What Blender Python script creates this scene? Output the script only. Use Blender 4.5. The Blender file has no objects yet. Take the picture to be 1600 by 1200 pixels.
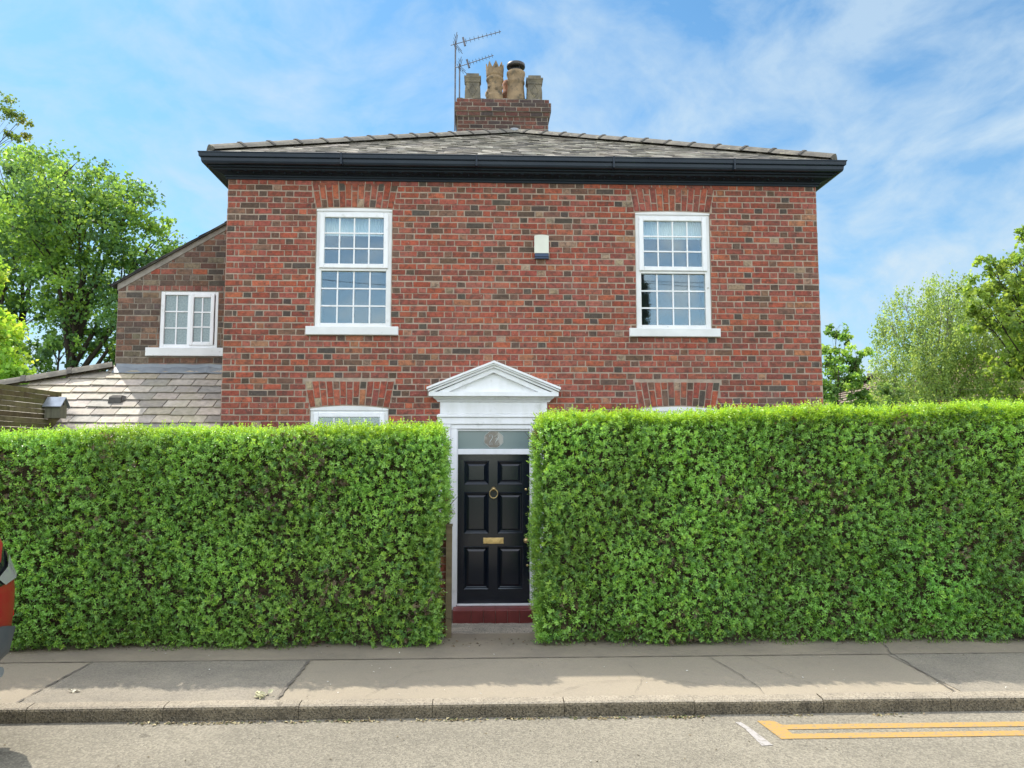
import bpy, bmesh, math, random
import numpy as np
from mathutils import Vector, Matrix
R = math.radians
random.seed(7); rng = np.random.default_rng(11)
scene = bpy.context.scene
COL = scene.collection

# ------------------------------------------------------------------ camera
cam_d = bpy.data.cameras.new('camera'); cam = bpy.data.objects.new('camera', cam_d); COL.objects.link(cam)
cam_d.sensor_width = 36.0; cam_d.lens = 27.0; cam_d.clip_end = 3000; cam_d.clip_start = 0.05
cam.location = (0, -10.3, 1.9); cam.rotation_euler = (R(90 + 5.03), 0, R(-2.15))
scene.camera = cam

# ------------------------------------------------------------------ light, sky, exposure
SUN = Vector((-0.49, 0.565, 1.0)).normalized()
SUN_EL = math.asin(SUN.z); SUN_ROT = math.atan2(SUN.x, SUN.y)
sd = bpy.data.lights.new('sun', 'SUN'); sd.energy = 2.1; sd.angle = R(0.55); sd.color = (1.0, 0.94, 0.84)
so = bpy.data.objects.new('sun', sd); COL.objects.link(so)
so.rotation_euler = SUN.to_track_quat('Z', 'Y').to_euler(); so.location = (-8, 9, 20)

w = bpy.data.worlds.new('World'); scene.world = w; w.use_nodes = True
nt = w.node_tree; nt.nodes.clear()
def N(nt, t, **k):
    n = nt.nodes.new(t)
    for a, b in k.items(): setattr(n, a, b)
    return n
def mix(nt, fac, a, b, mode='MIX'):
    m = N(nt, 'ShaderNodeMix', data_type='RGBA', blend_type=mode)
    m.clamp_factor = True
    for s, v in ((m.inputs[0], fac), (m.inputs[6], a), (m.inputs[7], b)):
        if isinstance(v, bpy.types.NodeSocket): nt.links.new(v, s)
        elif isinstance(v, (int, float)): s.default_value = v
        else: s.default_value = (*v[:3], 1)
    return m.outputs[2]
def ramp(nt, src, stops, interp='LINEAR'):
    r = N(nt, 'ShaderNodeValToRGB'); cr = r.color_ramp; cr.interpolation = interp
    while len(cr.elements) < len(stops): cr.elements.new(0.5)
    for e, (p, c) in zip(cr.elements, stops):
        e.position = p; e.color = (c, c, c, 1) if isinstance(c, (int, float)) else (*c[:3], 1)
    nt.links.new(src, r.inputs[0]); return r.outputs[0]
sky = N(nt, 'ShaderNodeTexSky', sky_type='NISHITA'); sky.sun_disc = False
sky.sun_elevation = SUN_EL; sky.sun_rotation = SUN_ROT; sky.air_density = 1.0; sky.dust_density = 0.6; sky.ozone_density = 1.3
tc = N(nt, 'ShaderNodeTexCoord')
mp = N(nt, 'ShaderNodeMapping'); mp.inputs['Location'].default_value = (0.7, 1.9, 0.4); mp.inputs['Rotation'].default_value = (0.3, 0.6, 0.5); mp.inputs['Scale'].default_value = (1.0, 1.0, 1.5)
nt.links.new(tc.outputs['Generated'], mp.inputs[0])
warp = N(nt, 'ShaderNodeTexNoise'); warp.inputs['Scale'].default_value = 2.2; warp.inputs['Detail'].default_value = 3
nt.links.new(mp.outputs[0], warp.inputs['Vector'])
vm = N(nt, 'ShaderNodeVectorMath', operation='MULTIPLY_ADD'); vm.inputs[1].default_value = (0.32, 0.32, 0.26)
nt.links.new(warp.outputs['Color'], vm.inputs[0]); nt.links.new(mp.outputs[0], vm.inputs[2])
c1 = N(nt, 'ShaderNodeTexNoise'); c1.inputs['Scale'].default_value = 9.0; c1.inputs['Detail'].default_value = 12; c1.inputs['Roughness'].default_value = 0.58
nt.links.new(vm.outputs[0], c1.inputs['Vector'])
c2 = N(nt, 'ShaderNodeTexNoise'); c2.inputs['Scale'].default_value = 1.1; c2.inputs['Detail'].default_value = 3
nt.links.new(vm.outputs[0], c2.inputs['Vector'])
big = ramp(nt, c2.outputs[0], [(0.36, 0.50), (0.60, 0.70)])
fine = ramp(nt, c1.outputs[0], [(0.38, 0.0), (0.66, 1.0)])
cm = N(nt, 'ShaderNodeMath', operation='MULTIPLY'); nt.links.new(big, cm.inputs[0]); nt.links.new(fine, cm.inputs[1])
sep = N(nt, 'ShaderNodeSeparateXYZ'); nt.links.new(tc.outputs['Generated'], sep.inputs[0])
low = ramp(nt, sep.outputs['Z'], [(0.0, 0.66), (0.24, 0.22), (0.5, 0.04)])
cm2 = N(nt, 'ShaderNodeMath', operation='ADD', use_clamp=True)
nt.links.new(cm.outputs[0], cm2.inputs[0]); nt.links.new(low, cm2.inputs[1])
tinted = mix(nt, 1.0, sky.outputs[0], (0.30, 0.52, 0.60), 'MULTIPLY')
view_side = mix(nt, cm2.outputs[0], tinted, (2.2, 2.75, 3.2))
# sky outside the view, brightened with added cloud as fill for the shaded front
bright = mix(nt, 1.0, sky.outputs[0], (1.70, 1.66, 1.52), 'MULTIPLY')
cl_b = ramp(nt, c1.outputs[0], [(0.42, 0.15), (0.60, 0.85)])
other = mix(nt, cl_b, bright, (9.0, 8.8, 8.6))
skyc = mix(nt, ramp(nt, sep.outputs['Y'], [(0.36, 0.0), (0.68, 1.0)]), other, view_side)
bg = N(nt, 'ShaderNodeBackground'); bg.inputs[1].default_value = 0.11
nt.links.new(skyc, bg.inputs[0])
wo = N(nt, 'ShaderNodeOutputWorld'); nt.links.new(bg.outputs[0], wo.inputs[0])
scene.view_settings.view_transform = 'Standard'; scene.view_settings.look = 'None'
scene.view_settings.gamma = 1.0; scene.view_settings.exposure = 1.42
try:
    scene.cycles.max_bounces = 8; scene.cycles.transparent_max_bounces = 12
except Exception: pass

# ------------------------------------------------------------------ tags, materials
def tag(o, label=None, cat=None, group=None, kind=None):
    if label: o['label'] = label
    if cat: o['category'] = cat
    if group: o['group'] = group
    if kind: o['kind'] = kind
    return o
def empty(name, loc, label, cat, group=None, kind=None):
    o = bpy.data.objects.new(name, None); COL.objects.link(o); o.location = loc; o.empty_display_size = 0.2
    return tag(o, label, cat, group, kind)
def bsdf(name, col=(0.5, 0.5, 0.5), rough=0.6, metal=0.0, spec=0.5, coat=0.0):
    m = bpy.data.materials.new(name); m.use_nodes = True
    b = m.node_tree.nodes['Principled BSDF']
    b.inputs['Base Color'].default_value = (*col, 1); b.inputs['Roughness'].default_value = rough
    b.inputs['Metallic'].default_value = metal; b.inputs['Specular IOR Level'].default_value = spec
    b.inputs['Coat Weight'].default_value = coat; b.inputs['Coat Roughness'].default_value = 0.08
    return m, m.node_tree, b
def noise(nt, scale, detail=4, rough=0.55, coord='Object', stretch=None):
    t = N(nt, 'ShaderNodeTexCoord'); n = N(nt, 'ShaderNodeTexNoise')
    n.inputs['Scale'].default_value = scale; n.inputs['Detail'].default_value = detail; n.inputs['Roughness'].default_value = rough
    if stretch:
        mp = N(nt, 'ShaderNodeMapping'); mp.inputs['Scale'].default_value = stretch
        nt.links.new(t.outputs[coord], mp.inputs[0]); nt.links.new(mp.outputs[0], n.inputs['Vector'])
    else: nt.links.new(t.outputs[coord], n.inputs['Vector'])
    return n.outputs[0]
def bump(nt, b, h, strength=0.3, dist=0.01):
    bp = N(nt, 'ShaderNodeBump'); bp.inputs['Strength'].default_value = strength; bp.inputs['Distance'].default_value = dist
    nt.links.new(h, bp.inputs['Height']); nt.links.new(bp.outputs[0], b.inputs['Normal'])
def varied(name, c1, c2, scale=6, lo=0.35, hi=0.65, rough=0.8, bscale=60, bstr=0.3, bdist=0.004, c3=None, s3=40, t3=(0.6, 0.7), spec=0.3, stretch=None, metal=0, coat=0):
    m, nt, b = bsdf(name, c1, rough, metal, spec, coat)
    f = ramp(nt, noise(nt, scale, 6, stretch=stretch), [(lo, 0), (hi, 1)])
    c = mix(nt, f, c1, c2)
    if c3:
        c = mix(nt, ramp(nt, noise(nt, s3, 3), [(t3[0], 0), (t3[1], 1)]), c, c3)
    nt.links.new(c, b.inputs['Base Color'])
    if bstr: bump(nt, b, noise(nt, bscale, 5), bstr, bdist)
    return m
def attr_mat(name, rough=0.85, mott=0.35, mscale=35, bstr=0.5, bscale=90, bdist=0.004, spec=0.25, stain=None, sscale=2.0):
    m, nt, b = bsdf(name, (0.5, 0.5, 0.5), rough, 0, spec)
    a = N(nt, 'ShaderNodeAttribute', attribute_name='Col')
    f = ramp(nt, noise(nt, mscale, 5, 0.65), [(0.3, 1 - mott), (0.7, 1 + mott * 0.5)])
    c = mix(nt, 1.0, a.outputs[0], f, 'MULTIPLY')
    if stain: c = mix(nt, ramp(nt, noise(nt, sscale, 5, 0.6), [(0.48, 0), (0.75, stain[3])]), c, stain[:3])
    nt.links.new(c, b.inputs['Base Color']); bump(nt, b, noise(nt, bscale, 6, 0.65), bstr, bdist)
    return m
def leaf_mat(name, trans=0.45, gloss=0.35, rough=0.38, tint=(1.35, 1.25, 0.45)):
    m = bpy.data.materials.new(name); m.use_nodes = True; nt = m.node_tree; nt.nodes.clear()
    a = N(nt, 'ShaderNodeAttribute', attribute_name='Col')
    p = N(nt, 'ShaderNodeBsdfPrincipled'); p.inputs['Roughness'].default_value = rough; p.inputs['Specular IOR Level'].default_value = gloss
    nt.links.new(a.outputs[0], p.inputs['Base Color'])
    t = N(nt, 'ShaderNodeBsdfTranslucent'); nt.links.new(mix(nt, 1.0, a.outputs[0], tint, 'MULTIPLY'), t.inputs[0])
    ms = N(nt, 'ShaderNodeMixShader'); ms.inputs[0].default_value = trans
    nt.links.new(p.outputs[0], ms.inputs[1]); nt.links.new(t.outputs[0], ms.inputs[2])
    o = N(nt, 'ShaderNodeOutputMaterial'); nt.links.new(ms.outputs[0], o.inputs[0]); return m

M = {}
def brick_mat():
    m, nt, b = bsdf('brick', (0.5, 0.5, 0.5), 0.9, 0, 0.25)
    a = N(nt, 'ShaderNodeAttribute', attribute_name='Col')
    c = mix(nt, 1.0, a.outputs[0], ramp(nt, noise(nt, 24, 6, 0.7), [(0.3, 0.66), (0.7, 1.28)]), 'MULTIPLY')
    c = mix(nt, 1.0, c, ramp(nt, noise(nt, 0.9, 4, 0.6), [(0.32, 0.84), (0.68, 1.12)]), 'MULTIPLY')
    c = mix(nt, ramp(nt, noise(nt, 11, 6, 0.7), [(0.47, 0), (0.66, 0.8)]), c, (0.075, 0.055, 0.046))
    c = mix(nt, ramp(nt, noise(nt, 2.1, 4, 0.6), [(0.55, 0), (0.78, 0.35)]), c, (0.30, 0.20, 0.16))
    c = mix(nt, ramp(nt, noise(nt, 60, 2, 0.5), [(0.735, 0), (0.76, 0.8)]), c, (0.55, 0.48, 0.42))
    nt.links.new(c, b.inputs['Base Color']); bump(nt, b, noise(nt, 60, 6, 0.7), 1.0, 0.008); return m
M['brick'] = brick_mat()
M['mortar'] = varied('mortar', (0.44, 0.34, 0.265), (0.30, 0.235, 0.185), 9, bscale=120, bstr=0.6, rough=0.95)
M['mortar_dark'] = varied('mortar_dark', (0.33, 0.28, 0.22), (0.2, 0.17, 0.14), 5, bscale=120, bstr=0.6, rough=0.95)
M['cement'] = varied('cement', (0.34, 0.31, 0.27), (0.22, 0.2, 0.17), 7, bscale=60, bstr=0.5, rough=0.95)
M['white'] = varied('white_paint', (0.86, 0.86, 0.88), (0.78, 0.78, 0.78), 2.5, bscale=40, bstr=0.12, rough=0.42, spec=0.45, c3=(0.60, 0.60, 0.58), s3=7, t3=(0.62, 0.8), stretch=(3, 3, 1))
M['white_old'] = varied('old_white_paint', (0.80, 0.80, 0.80), (0.70, 0.70, 0.69), 3, bscale=30, bstr=0.2, rough=0.6, c3=(0.48, 0.46, 0.42), s3=18, t3=(0.66, 0.76))
M['cream'] = varied('cream_plastic', (0.72, 0.72, 0.62), (0.64, 0.64, 0.55), 4, bstr=0, rough=0.4)
M['navy'] = bsdf('blue_plastic', (0.02, 0.045, 0.11), 0.35)[0]
M['black_wood'] = varied('black_painted_wood', (0.008, 0.015, 0.025), (0.013, 0.021, 0.032), 3, bscale=25, bstr=0.15, rough=0.5, spec=0.22, c3=(0.06, 0.08, 0.09), s3=9, t3=(0.72, 0.85))
M['gutter'] = varied('gutter_plastic', (0.010, 0.018, 0.030), (0.015, 0.024, 0.036), 3, bstr=0.05, rough=0.32, spec=0.3)
M['door'] = varied('black_gloss_paint', (0.003, 0.007, 0.015), (0.006, 0.010, 0.018), 3, bscale=14, bstr=0.06, bdist=0.003, rough=0.16, spec=0.6)
M['brass'] = varied('brass', (0.78, 0.58, 0.27), (0.55, 0.40, 0.18), 20, bstr=0.1, rough=0.3, metal=0.9)
M['slate'] = attr_mat('slate', 0.72, 0.3, 14, 0.4, 40, 0.004, 0.35, stain=(0.30, 0.27, 0.12, 0.55), sscale=1.6)
M['slate_dark'] = attr_mat('weathered_slate', 0.75, 0.35, 14, 0.4, 40, 0.004, 0.3, stain=(0.2, 0.19, 0.12, 0.4), sscale=2)
M['ridge'] = varied('ridge_tile', (0.17, 0.155, 0.125), (0.10, 0.092, 0.078), 5, bscale=50, bstr=0.4, rough=0.9, c3=(0.26, 0.24, 0.17), s3=14)
M['ridge_dark'] = varied('ridge_collar', (0.10, 0.092, 0.08), (0.06, 0.056, 0.05), 6, bscale=60, bstr=0.5, rough=0.95)
M['lead'] = varied('lead_sheet', (0.20, 0.22, 0.24), (0.27, 0.29, 0.30), 4, bscale=20, bstr=0.3, rough=0.5, metal=0.2)
M['clay'] = varied('buff_clay', (0.34, 0.24, 0.14), (0.20, 0.145, 0.09), 5, bscale=50, bstr=0.4, rough=0.9, c3=(0.09, 0.08, 0.06), s3=8, t3=(0.55, 0.72))
M['clay_grey'] = varied('grey_stoneware', (0.21, 0.18, 0.13), (0.11, 0.10, 0.08), 6, bscale=50, bstr=0.4, rough=0.9, c3=(0.30, 0.25, 0.15), s3=10, t3=(0.58, 0.75))
M['terracotta'] = varied('terracotta', (0.36, 0.17, 0.09), (0.22, 0.12, 0.08), 6, bstr=0.3, rough=0.9)
M['cowl'] = varied('dark_metal', (0.05, 0.05, 0.055), (0.09, 0.08, 0.07), 10, bstr=0.1, rough=0.5, metal=0.6)
M['alu'] = varied('weathered_aluminium', (0.15, 0.15, 0.17), (0.10, 0.10, 0.11), 10, bstr=0.1, rough=0.5, metal=0.5)
M['red_tile'] = varied('red_quarry_tile', (0.20, 0.033, 0.028), (0.14, 0.024, 0.022), 4, bscale=40, bstr=0.12, rough=0.38, spec=0.5, c3=(0.26, 0.09, 0.07), s3=9, t3=(0.62, 0.8))
M['grout'] = varied('grout', (0.34, 0.22, 0.19), (0.24, 0.15, 0.13), 9, bstr=0.2)
M['timber'] = varied('grey_timber', (0.17, 0.135, 0.075), (0.11, 0.085, 0.05), 3, bscale=40, bstr=0.4, rough=0.9, stretch=(1, 1, 6), c3=(0.07, 0.05, 0.03), s3=5)
M['fence'] = attr_mat('slat_timber', 0.9, 0.4, 12, 0.4, 60, 0.004, stain=(0.12, 0.14, 0.03, 0.6), sscale=3)
M['birdwood'] = varied('silvered_wood', (0.20, 0.19, 0.13), (0.13, 0.125, 0.09), 5, bscale=50, bstr=0.4, rough=0.9, stretch=(8, 8, 1))
M['zinc'] = varied('zinc', (0.42, 0.46, 0.5), (0.3, 0.33, 0.36), 6, bstr=0.1, rough=0.35, metal=0.6)
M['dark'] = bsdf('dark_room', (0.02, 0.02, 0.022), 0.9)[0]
M['blind'] = varied('blind_fabric', (0.75, 0.78, 0.78), (0.62, 0.66, 0.68), 1, 0.3, 0.7, bscale=1, bstr=0, rough=0.8, stretch=(60, 1, 0.5))
M['bark'] = varied('bark', (0.075, 0.058, 0.042), (0.04, 0.033, 0.026), 6, bscale=25, bstr=0.8, bdist=0.02, rough=0.95, stretch=(3, 3, 0.6))
M['birch_bark'] = varied('birch_bark', (0.36, 0.34, 0.30), (0.10, 0.09, 0.08), 3, bscale=25, bstr=0.5, bdist=0.01, rough=0.9, stretch=(1, 1, 3))
M['twig'] = varied('twigs', (0.13, 0.088, 0.062), (0.06, 0.042, 0.032), 20, bscale=60, bstr=0.5, rough=0.95)
M['leaf'] = leaf_mat('privet_leaf', 0.42, 0.5, 0.33)
M['tleaf'] = leaf_mat('tree_leaf', 0.58, 0.3, 0.45, (1.5, 1.35, 0.6))
M['soil'] = varied('soil', (0.07, 0.055, 0.04), (0.035, 0.03, 0.022), 6, bscale=40, bstr=0.9, bdist=0.02, rough=1)
M['concrete'] = varied('worn_concrete', (0.40, 0.35, 0.28), (0.24, 0.22, 0.18), 4, bscale=120, bstr=0.8, bdist=0.006, rough=0.95, c3=(0.10, 0.095, 0.08), s3=60, t3=(0.55, 0.6))
M['lawn'] = varied('lawn', (0.05, 0.085, 0.02), (0.035, 0.06, 0.015), 0.7, bscale=30, bstr=0.6, rough=1)

def glass_mat(name, refl, tint=(0.9, 0.95, 0.95), rough=0.02, wav=0.0):
    m = bpy.data.materials.new(name); m.use_nodes = True; nt = m.node_tree; nt.nodes.clear()
    g = N(nt, 'ShaderNodeBsdfGlossy'); g.inputs['Roughness'].default_value = rough; g.inputs['Color'].default_value = (0.74, 0.90, 1.0, 1)
    if wav:
        bp = N(nt, 'ShaderNodeBump'); bp.inputs['Strength'].default_value = wav; bp.inputs['Distance'].default_value = 0.01
        nt.links.new(noise(nt, 2.5, 2), bp.inputs['Height']); nt.links.new(bp.outputs[0], g.inputs['Normal'])
    t = N(nt, 'ShaderNodeBsdfTransparent'); t.inputs[0].default_value = (*tint, 1)
    ms = N(nt, 'ShaderNodeMixShader'); ms.inputs[0].default_value = refl
    nt.links.new(t.outputs[0], ms.inputs[1]); nt.links.new(g.outputs[0], ms.inputs[2])
    o = N(nt, 'ShaderNodeOutputMaterial'); nt.links.new(ms.outputs[0], o.inputs[0]); return m
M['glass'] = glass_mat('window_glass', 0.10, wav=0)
M['glass_frosted'] = varied('obscured_glass', (0.16, 0.22, 0.23), (0.24, 0.31, 0.32), 45, 0.4, 0.6, bscale=55, bstr=0.8, bdist=0.003, rough=0.22, spec=0.8)
M['glass_etched'] = bsdf('etched_glass', (0.15, 0.205, 0.205), 0.22, 0, 0.8)[0]
M['glass_reflection'] = varied('octagon_reflection', (0.028, 0.03, 0.03), (0.20, 0.22, 0.215), 3, 0.45, 0.5, bstr=0, rough=0.06, spec=0.9)  # dark and pale areas are a reflection painted into the octagon's colour

# ---- ground materials
def ground_mat(name, c1, c2, chip, chipc, chip_s=110, chip_t=(0.60, 0.66), s=1.2, bstr=0.6, bdist=0.006):
    m, nt, b = bsdf(name, c1, 0.95, 0, 0.2)
    c = mix(nt, ramp(nt, noise(nt, s, 6, 0.6), [(0.35, 0), (0.65, 1)]), c1, c2)
    v = N(nt, 'ShaderNodeTexVoronoi'); v.inputs['Scale'].default_value = chip_s
    t = N(nt, 'ShaderNodeTexCoord'); nt.links.new(t.outputs['Object'], v.inputs['Vector'])
    sp = N(nt, 'ShaderNodeSeparateColor'); nt.links.new(v.outputs['Color'], sp.inputs[0])
    c = mix(nt, ramp(nt, sp.outputs[0], [(0.0, 0.0), (1.0, chip)]), c, mix(nt, ramp(nt, sp.outputs[1], [(0.45, 0), (0.55, 1)]), chipc[0], chipc[1]))
    c = mix(nt, 1.0, c, ramp(nt, noise(nt, 0.55, 5, 0.65), [(0.3, 0.86), (0.7, 1.10)]), 'MULTIPLY')
    c = mix(nt, ramp(nt, noise(nt, 3.2, 6, 0.7), [(0.56, 0), (0.72, 0.32)]), c, chipc[1])
    c = mix(nt, ramp(nt, noise(nt, 5.5, 2, 0.4), [(0.72, 0), (0.74, 0.35)]), c, chipc[2])
    c = mix(nt, ramp(nt, noise(nt, 70, 3, 0.7), [(chip_t[0], 0), (chip_t[1], 0.75)]), c, chipc[2])
    c = mix(nt, 1.0, c, (1.02, 1.01, 0.95), 'MULTIPLY')
    nt.links.new(c, b.inputs['Base Color'])
    h = N(nt, 'ShaderNodeMath', operation='ADD'); nt.links.new(v.outputs['Distance'], h.inputs[0]); nt.links.new(noise(nt, 70, 3, 0.7), h.inputs[1])
    bump(nt, b, h.outputs[0], bstr, bdist); return m
M['road'] = ground_mat('road_dressing', (0.245, 0.222, 0.183), (0.205, 0.187, 0.155), 0.55, ((0.36, 0.33, 0.27), (0.14, 0.128, 0.108), (0.045, 0.04, 0.036)), 75, (0.66, 0.71), 1.4, 0.9, 0.008)
M['pave'] = ground_mat('pavement_tarmac', (0.325, 0.28, 0.22), (0.265, 0.23, 0.185), 0.18, ((0.38, 0.33, 0.28), (0.18, 0.16, 0.14), (0.12, 0.105, 0.09)), 120, (0.68, 0.76), 1.1, 0.5, 0.004)
M['pave2'] = ground_mat('pavement_patch', (0.28, 0.248, 0.205), (0.23, 0.205, 0.175), 0.35, ((0.36, 0.33, 0.28), (0.13, 0.12, 0.105), (0.10, 0.09, 0.08)), 95, (0.62, 0.7), 2.0, 0.8, 0.006)
M['pave3'] = ground_mat('pavement_strip', (0.30, 0.255, 0.20), (0.235, 0.202, 0.165), 0.15, ((0.26, 0.23, 0.2), (0.12, 0.11, 0.1), (0.09, 0.08, 0.07)), 110, (0.66, 0.76), 1.5, 0.5, 0.004)
M['seam'] = varied('bitumen_seam', (0.10, 0.088, 0.072), (0.19, 0.165, 0.135), 12, bstr=0.3, rough=0.9)
M['kerb'] = ground_mat('kerb_concrete', (0.36, 0.31, 0.25), (0.27, 0.235, 0.19), 0.4, ((0.46, 0.41, 0.34), (0.16, 0.14, 0.12), (0.07, 0.06, 0.05)), 90, (0.58, 0.66), 4, 0.9, 0.006)
M['kerb_face'] = ground_mat('kerb_face_brown', (0.22, 0.185, 0.13), (0.12, 0.10, 0.072), 0.4, ((0.24, 0.21, 0.17), (0.06, 0.055, 0.045), (0.03, 0.028, 0.024)), 80, (0.5, 0.6), 5, 0.9, 0.008)  # darker and browner than the kerb top
def marking(name, c):
    m, nt, b = bsdf(name, c, 0.8, 0, 0.25)
    nt.links.new(mix(nt, ramp(nt, noise(nt, 30, 6, 0.75), [(0.50, 0), (0.62, 0.85)]), c, (0.215, 0.195, 0.16)), b.inputs['Base Color'])
    bump(nt, b, noise(nt, 90, 4), 0.6, 0.004); return m
M['yellow'] = marking('yellow_paint', (0.40, 0.245, 0.075)); M['whiteline'] = marking('white_paint_line', (0.36, 0.335, 0.315))
M['litter'] = attr_mat('dry_leaf', 0.8, 0.3, 40, 0.2)

# ------------------------------------------------------------------ mesh builder
class MB:
    def __init__(s): s.v = []; s.f = []; s.m = []; s.c = []; s.col = (1, 1, 1)
    def face(s, idx, m=0): s.f.append(tuple(idx)); s.m.append(m); s.c.append(s.col)
    def add(s, vs, fs, m=0):
        b = len(s.v); s.v += [tuple(v) for v in vs]
        for f in fs: s.face([b + i for i in f], m)
    def box(s, x0, x1, y0, y1, z0, z1, m=0, T=None):
        vs = [(x, y, z) for z in (z0, z1) for y in (y0, y1) for x in (x0, x1)]
        if T: vs = [T(*v) for v in vs]
        s.add(vs, [(0, 2, 3, 1), (4, 5, 7, 6), (0, 1, 5, 4), (2, 6, 7, 3), (0, 4, 6, 2), (1, 3, 7, 5)], m)
    def bbox(s, x0, x1, y0, y1, z0, z1, b=0.006, m=0):      # box with chamfered front edges (front = y0)
        vs = [(x0, y1, z0), (x1, y1, z0), (x1, y1, z1), (x0, y1, z1), (x0, y0 + b, z0), (x1, y0 + b, z0), (x1, y0 + b, z1), (x0, y0 + b, z1),
              (x0 + b, y0, z0 + b), (x1 - b, y0, z0 + b), (x1 - b, y0, z1 - b), (x0 + b, y0, z1 - b)]
        s.add(vs, [(0, 3, 2, 1), (8, 9, 10, 11)] + [(i, (i + 1) % 4, 4 + (i + 1) % 4, 4 + i) for i in range(4)] + [(4 + i, 4 + (i + 1) % 4, 8 + (i + 1) % 4, 8 + i) for i in range(4)], m)
    def prism(s, poly, y0, y1, m=0, T=None):               # polygon in x,z extruded along y
        n = len(poly); vs = [(x, y0, z) for x, z in poly] + [(x, y1, z) for x, z in poly]
        if T: vs = [T(*v) for v in vs]
        s.add(vs, [tuple(range(n)), tuple(range(2 * n - 1, n - 1, -1))] + [(i, n + i, n + (i + 1) % n, (i + 1) % n) for i in range(n)], m)
    def tube(s, pts, r, seg=6, m=0, cap=True):
        pts = [Vector(p) for p in pts]; n = len(pts); rr = r if isinstance(r, (list, tuple)) else [r] * n
        b = len(s.v); up = Vector((0.13, 0.21, 0.97))
        for i, p in enumerate(pts):
            d = (pts[min(i + 1, n - 1)] - pts[max(i - 1, 0)])
            d = d.normalized() if d.length > 1e-9 else Vector((0, 0, 1))
            u = d.cross(up)
            if u.length < 0.05: u = d.cross(Vector((1, 0, 0)))
            u.normalize(); w_ = d.cross(u)
            for k in range(seg):
                a = 2 * math.pi * k / seg; q = p + (u * math.cos(a) + w_ * math.sin(a)) * rr[i]; s.v.append(tuple(q))
        for i in range(n - 1):
            for k in range(seg):
                s.face((b + i * seg + k, b + i * seg + (k + 1) % seg, b + (i + 1) * seg + (k + 1) % seg, b + (i + 1) * seg + k), m)
        if cap:
            s.face([b + k for k in range(seg)][::-1], m); s.face([b + (n - 1) * seg + k for k in range(seg)], m)
    def lathe(s, prof, c, seg=24, m=0, ax=None):            # profile (r, z) round vertical axis (or matrix ax)
        b = len(s.v)
        for r, z in prof:
            for k in range(seg):
                a = 2 * math.pi * k / seg; v = Vector((r * math.cos(a), r * math.sin(a), z))
                if ax is not None: v = ax @ v
                s.v.append((c[0] + v.x, c[1] + v.y, c[2] + v.z))
        for i in range(len(prof) - 1):
            for k in range(seg):
                s.face((b + i * seg + k, b + i * seg + (k + 1) % seg, b + (i + 1) * seg + (k + 1) % seg, b + (i + 1) * seg + k), m)
        s.face([b + k for k in range(seg)][::-1], m); s.face([b + (len(prof) - 1) * seg + k for k in range(seg)], m)
    def build(s, name, mats, parent=None, smooth=False, fix=False):
        me = bpy.data.meshes.new(name); me.from_pydata(s.v, [], s.f)
        if not isinstance(mats, (list, tuple)): mats = [mats]
        for m in mats: me.materials.append(m)
        me.polygons.foreach_set('material_index', s.m)
        if len(set(s.c)) > 1 or s.c and s.c[0] != (1, 1, 1):
            at = me.attributes.new('Col', 'FLOAT_COLOR', 'FACE')
            at.data.foreach_set('color', np.array([(*c, 1) for c in s.c], dtype=np.float32).ravel())
        if smooth: me.polygons.foreach_set('use_smooth', [True] * len(s.f))
        if fix:
            bm = bmesh.new(); bm.from_mesh(me); bmesh.ops.recalc_face_normals(bm, faces=bm.faces); bm.to_mesh(me); bm.free()
        me.update(); o = bpy.data.objects.new(name, me); COL.objects.link(o)
        if parent is not None:
            o.parent = parent
            off = parent.location if parent.parent is None else parent.location + parent.parent.location
            # parts are built in world coordinates: shift back by the parents' offsets
            if parent.type == 'EMPTY' and parent.parent is None: o.location = -parent.location
        return o

def leaf_mesh(name, mat, pos, dirs, nrm, L, W, cols, parent=None, curl=0.25):
    n = len(pos); d = dirs / np.linalg.norm(dirs, axis=1, keepdims=True)
    side = np.cross(d, nrm); side /= np.maximum(np.linalg.norm(side, axis=1, keepdims=True), 1e-6)
    up = np.cross(side, d)
    L = L[:, None]; W = W[:, None]
    v = np.empty((n, 4, 3), np.float32)
    v[:, 0] = pos; v[:, 1] = pos + d * L * 0.45 + side * W * 0.5 + up * W * curl
    v[:, 2] = pos + d * L - up * L * 0.12; v[:, 3] = pos + d * L * 0.45 - side * W * 0.5 + up * W * curl
    me = bpy.data.meshes.new(name); me.vertices.add(4 * n); me.vertices.foreach_set('co', v.ravel())
    b = (np.arange(n) * 4)[:, None]
    tri = np.concatenate([b + np.array([[0, 1, 2]]), b + np.array([[0, 2, 3]])], 1).reshape(-1).astype(np.int32)
    me.loops.add(6 * n); me.loops.foreach_set('vertex_index', tri)
    me.polygons.add(2 * n); me.polygons.foreach_set('loop_start', np.arange(0, 6 * n, 3, dtype=np.int32))
    me.polygons.foreach_set('loop_total', np.full(2 * n, 3, np.int32))
    at = me.attributes.new('Col', 'FLOAT_COLOR', 'POINT')
    c4 = np.ones((n, 4, 4), np.float32); c4[:, :, :3] = cols[:, None, :]; at.data.foreach_set('color', c4.ravel())
    me.materials.append(mat); me.update(calc_edges=True); me.validate()
    o = bpy.data.objects.new(name, me); COL.objects.link(o)
    if parent is not None: o.parent = parent; o.location = -parent.location
    return o
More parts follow.
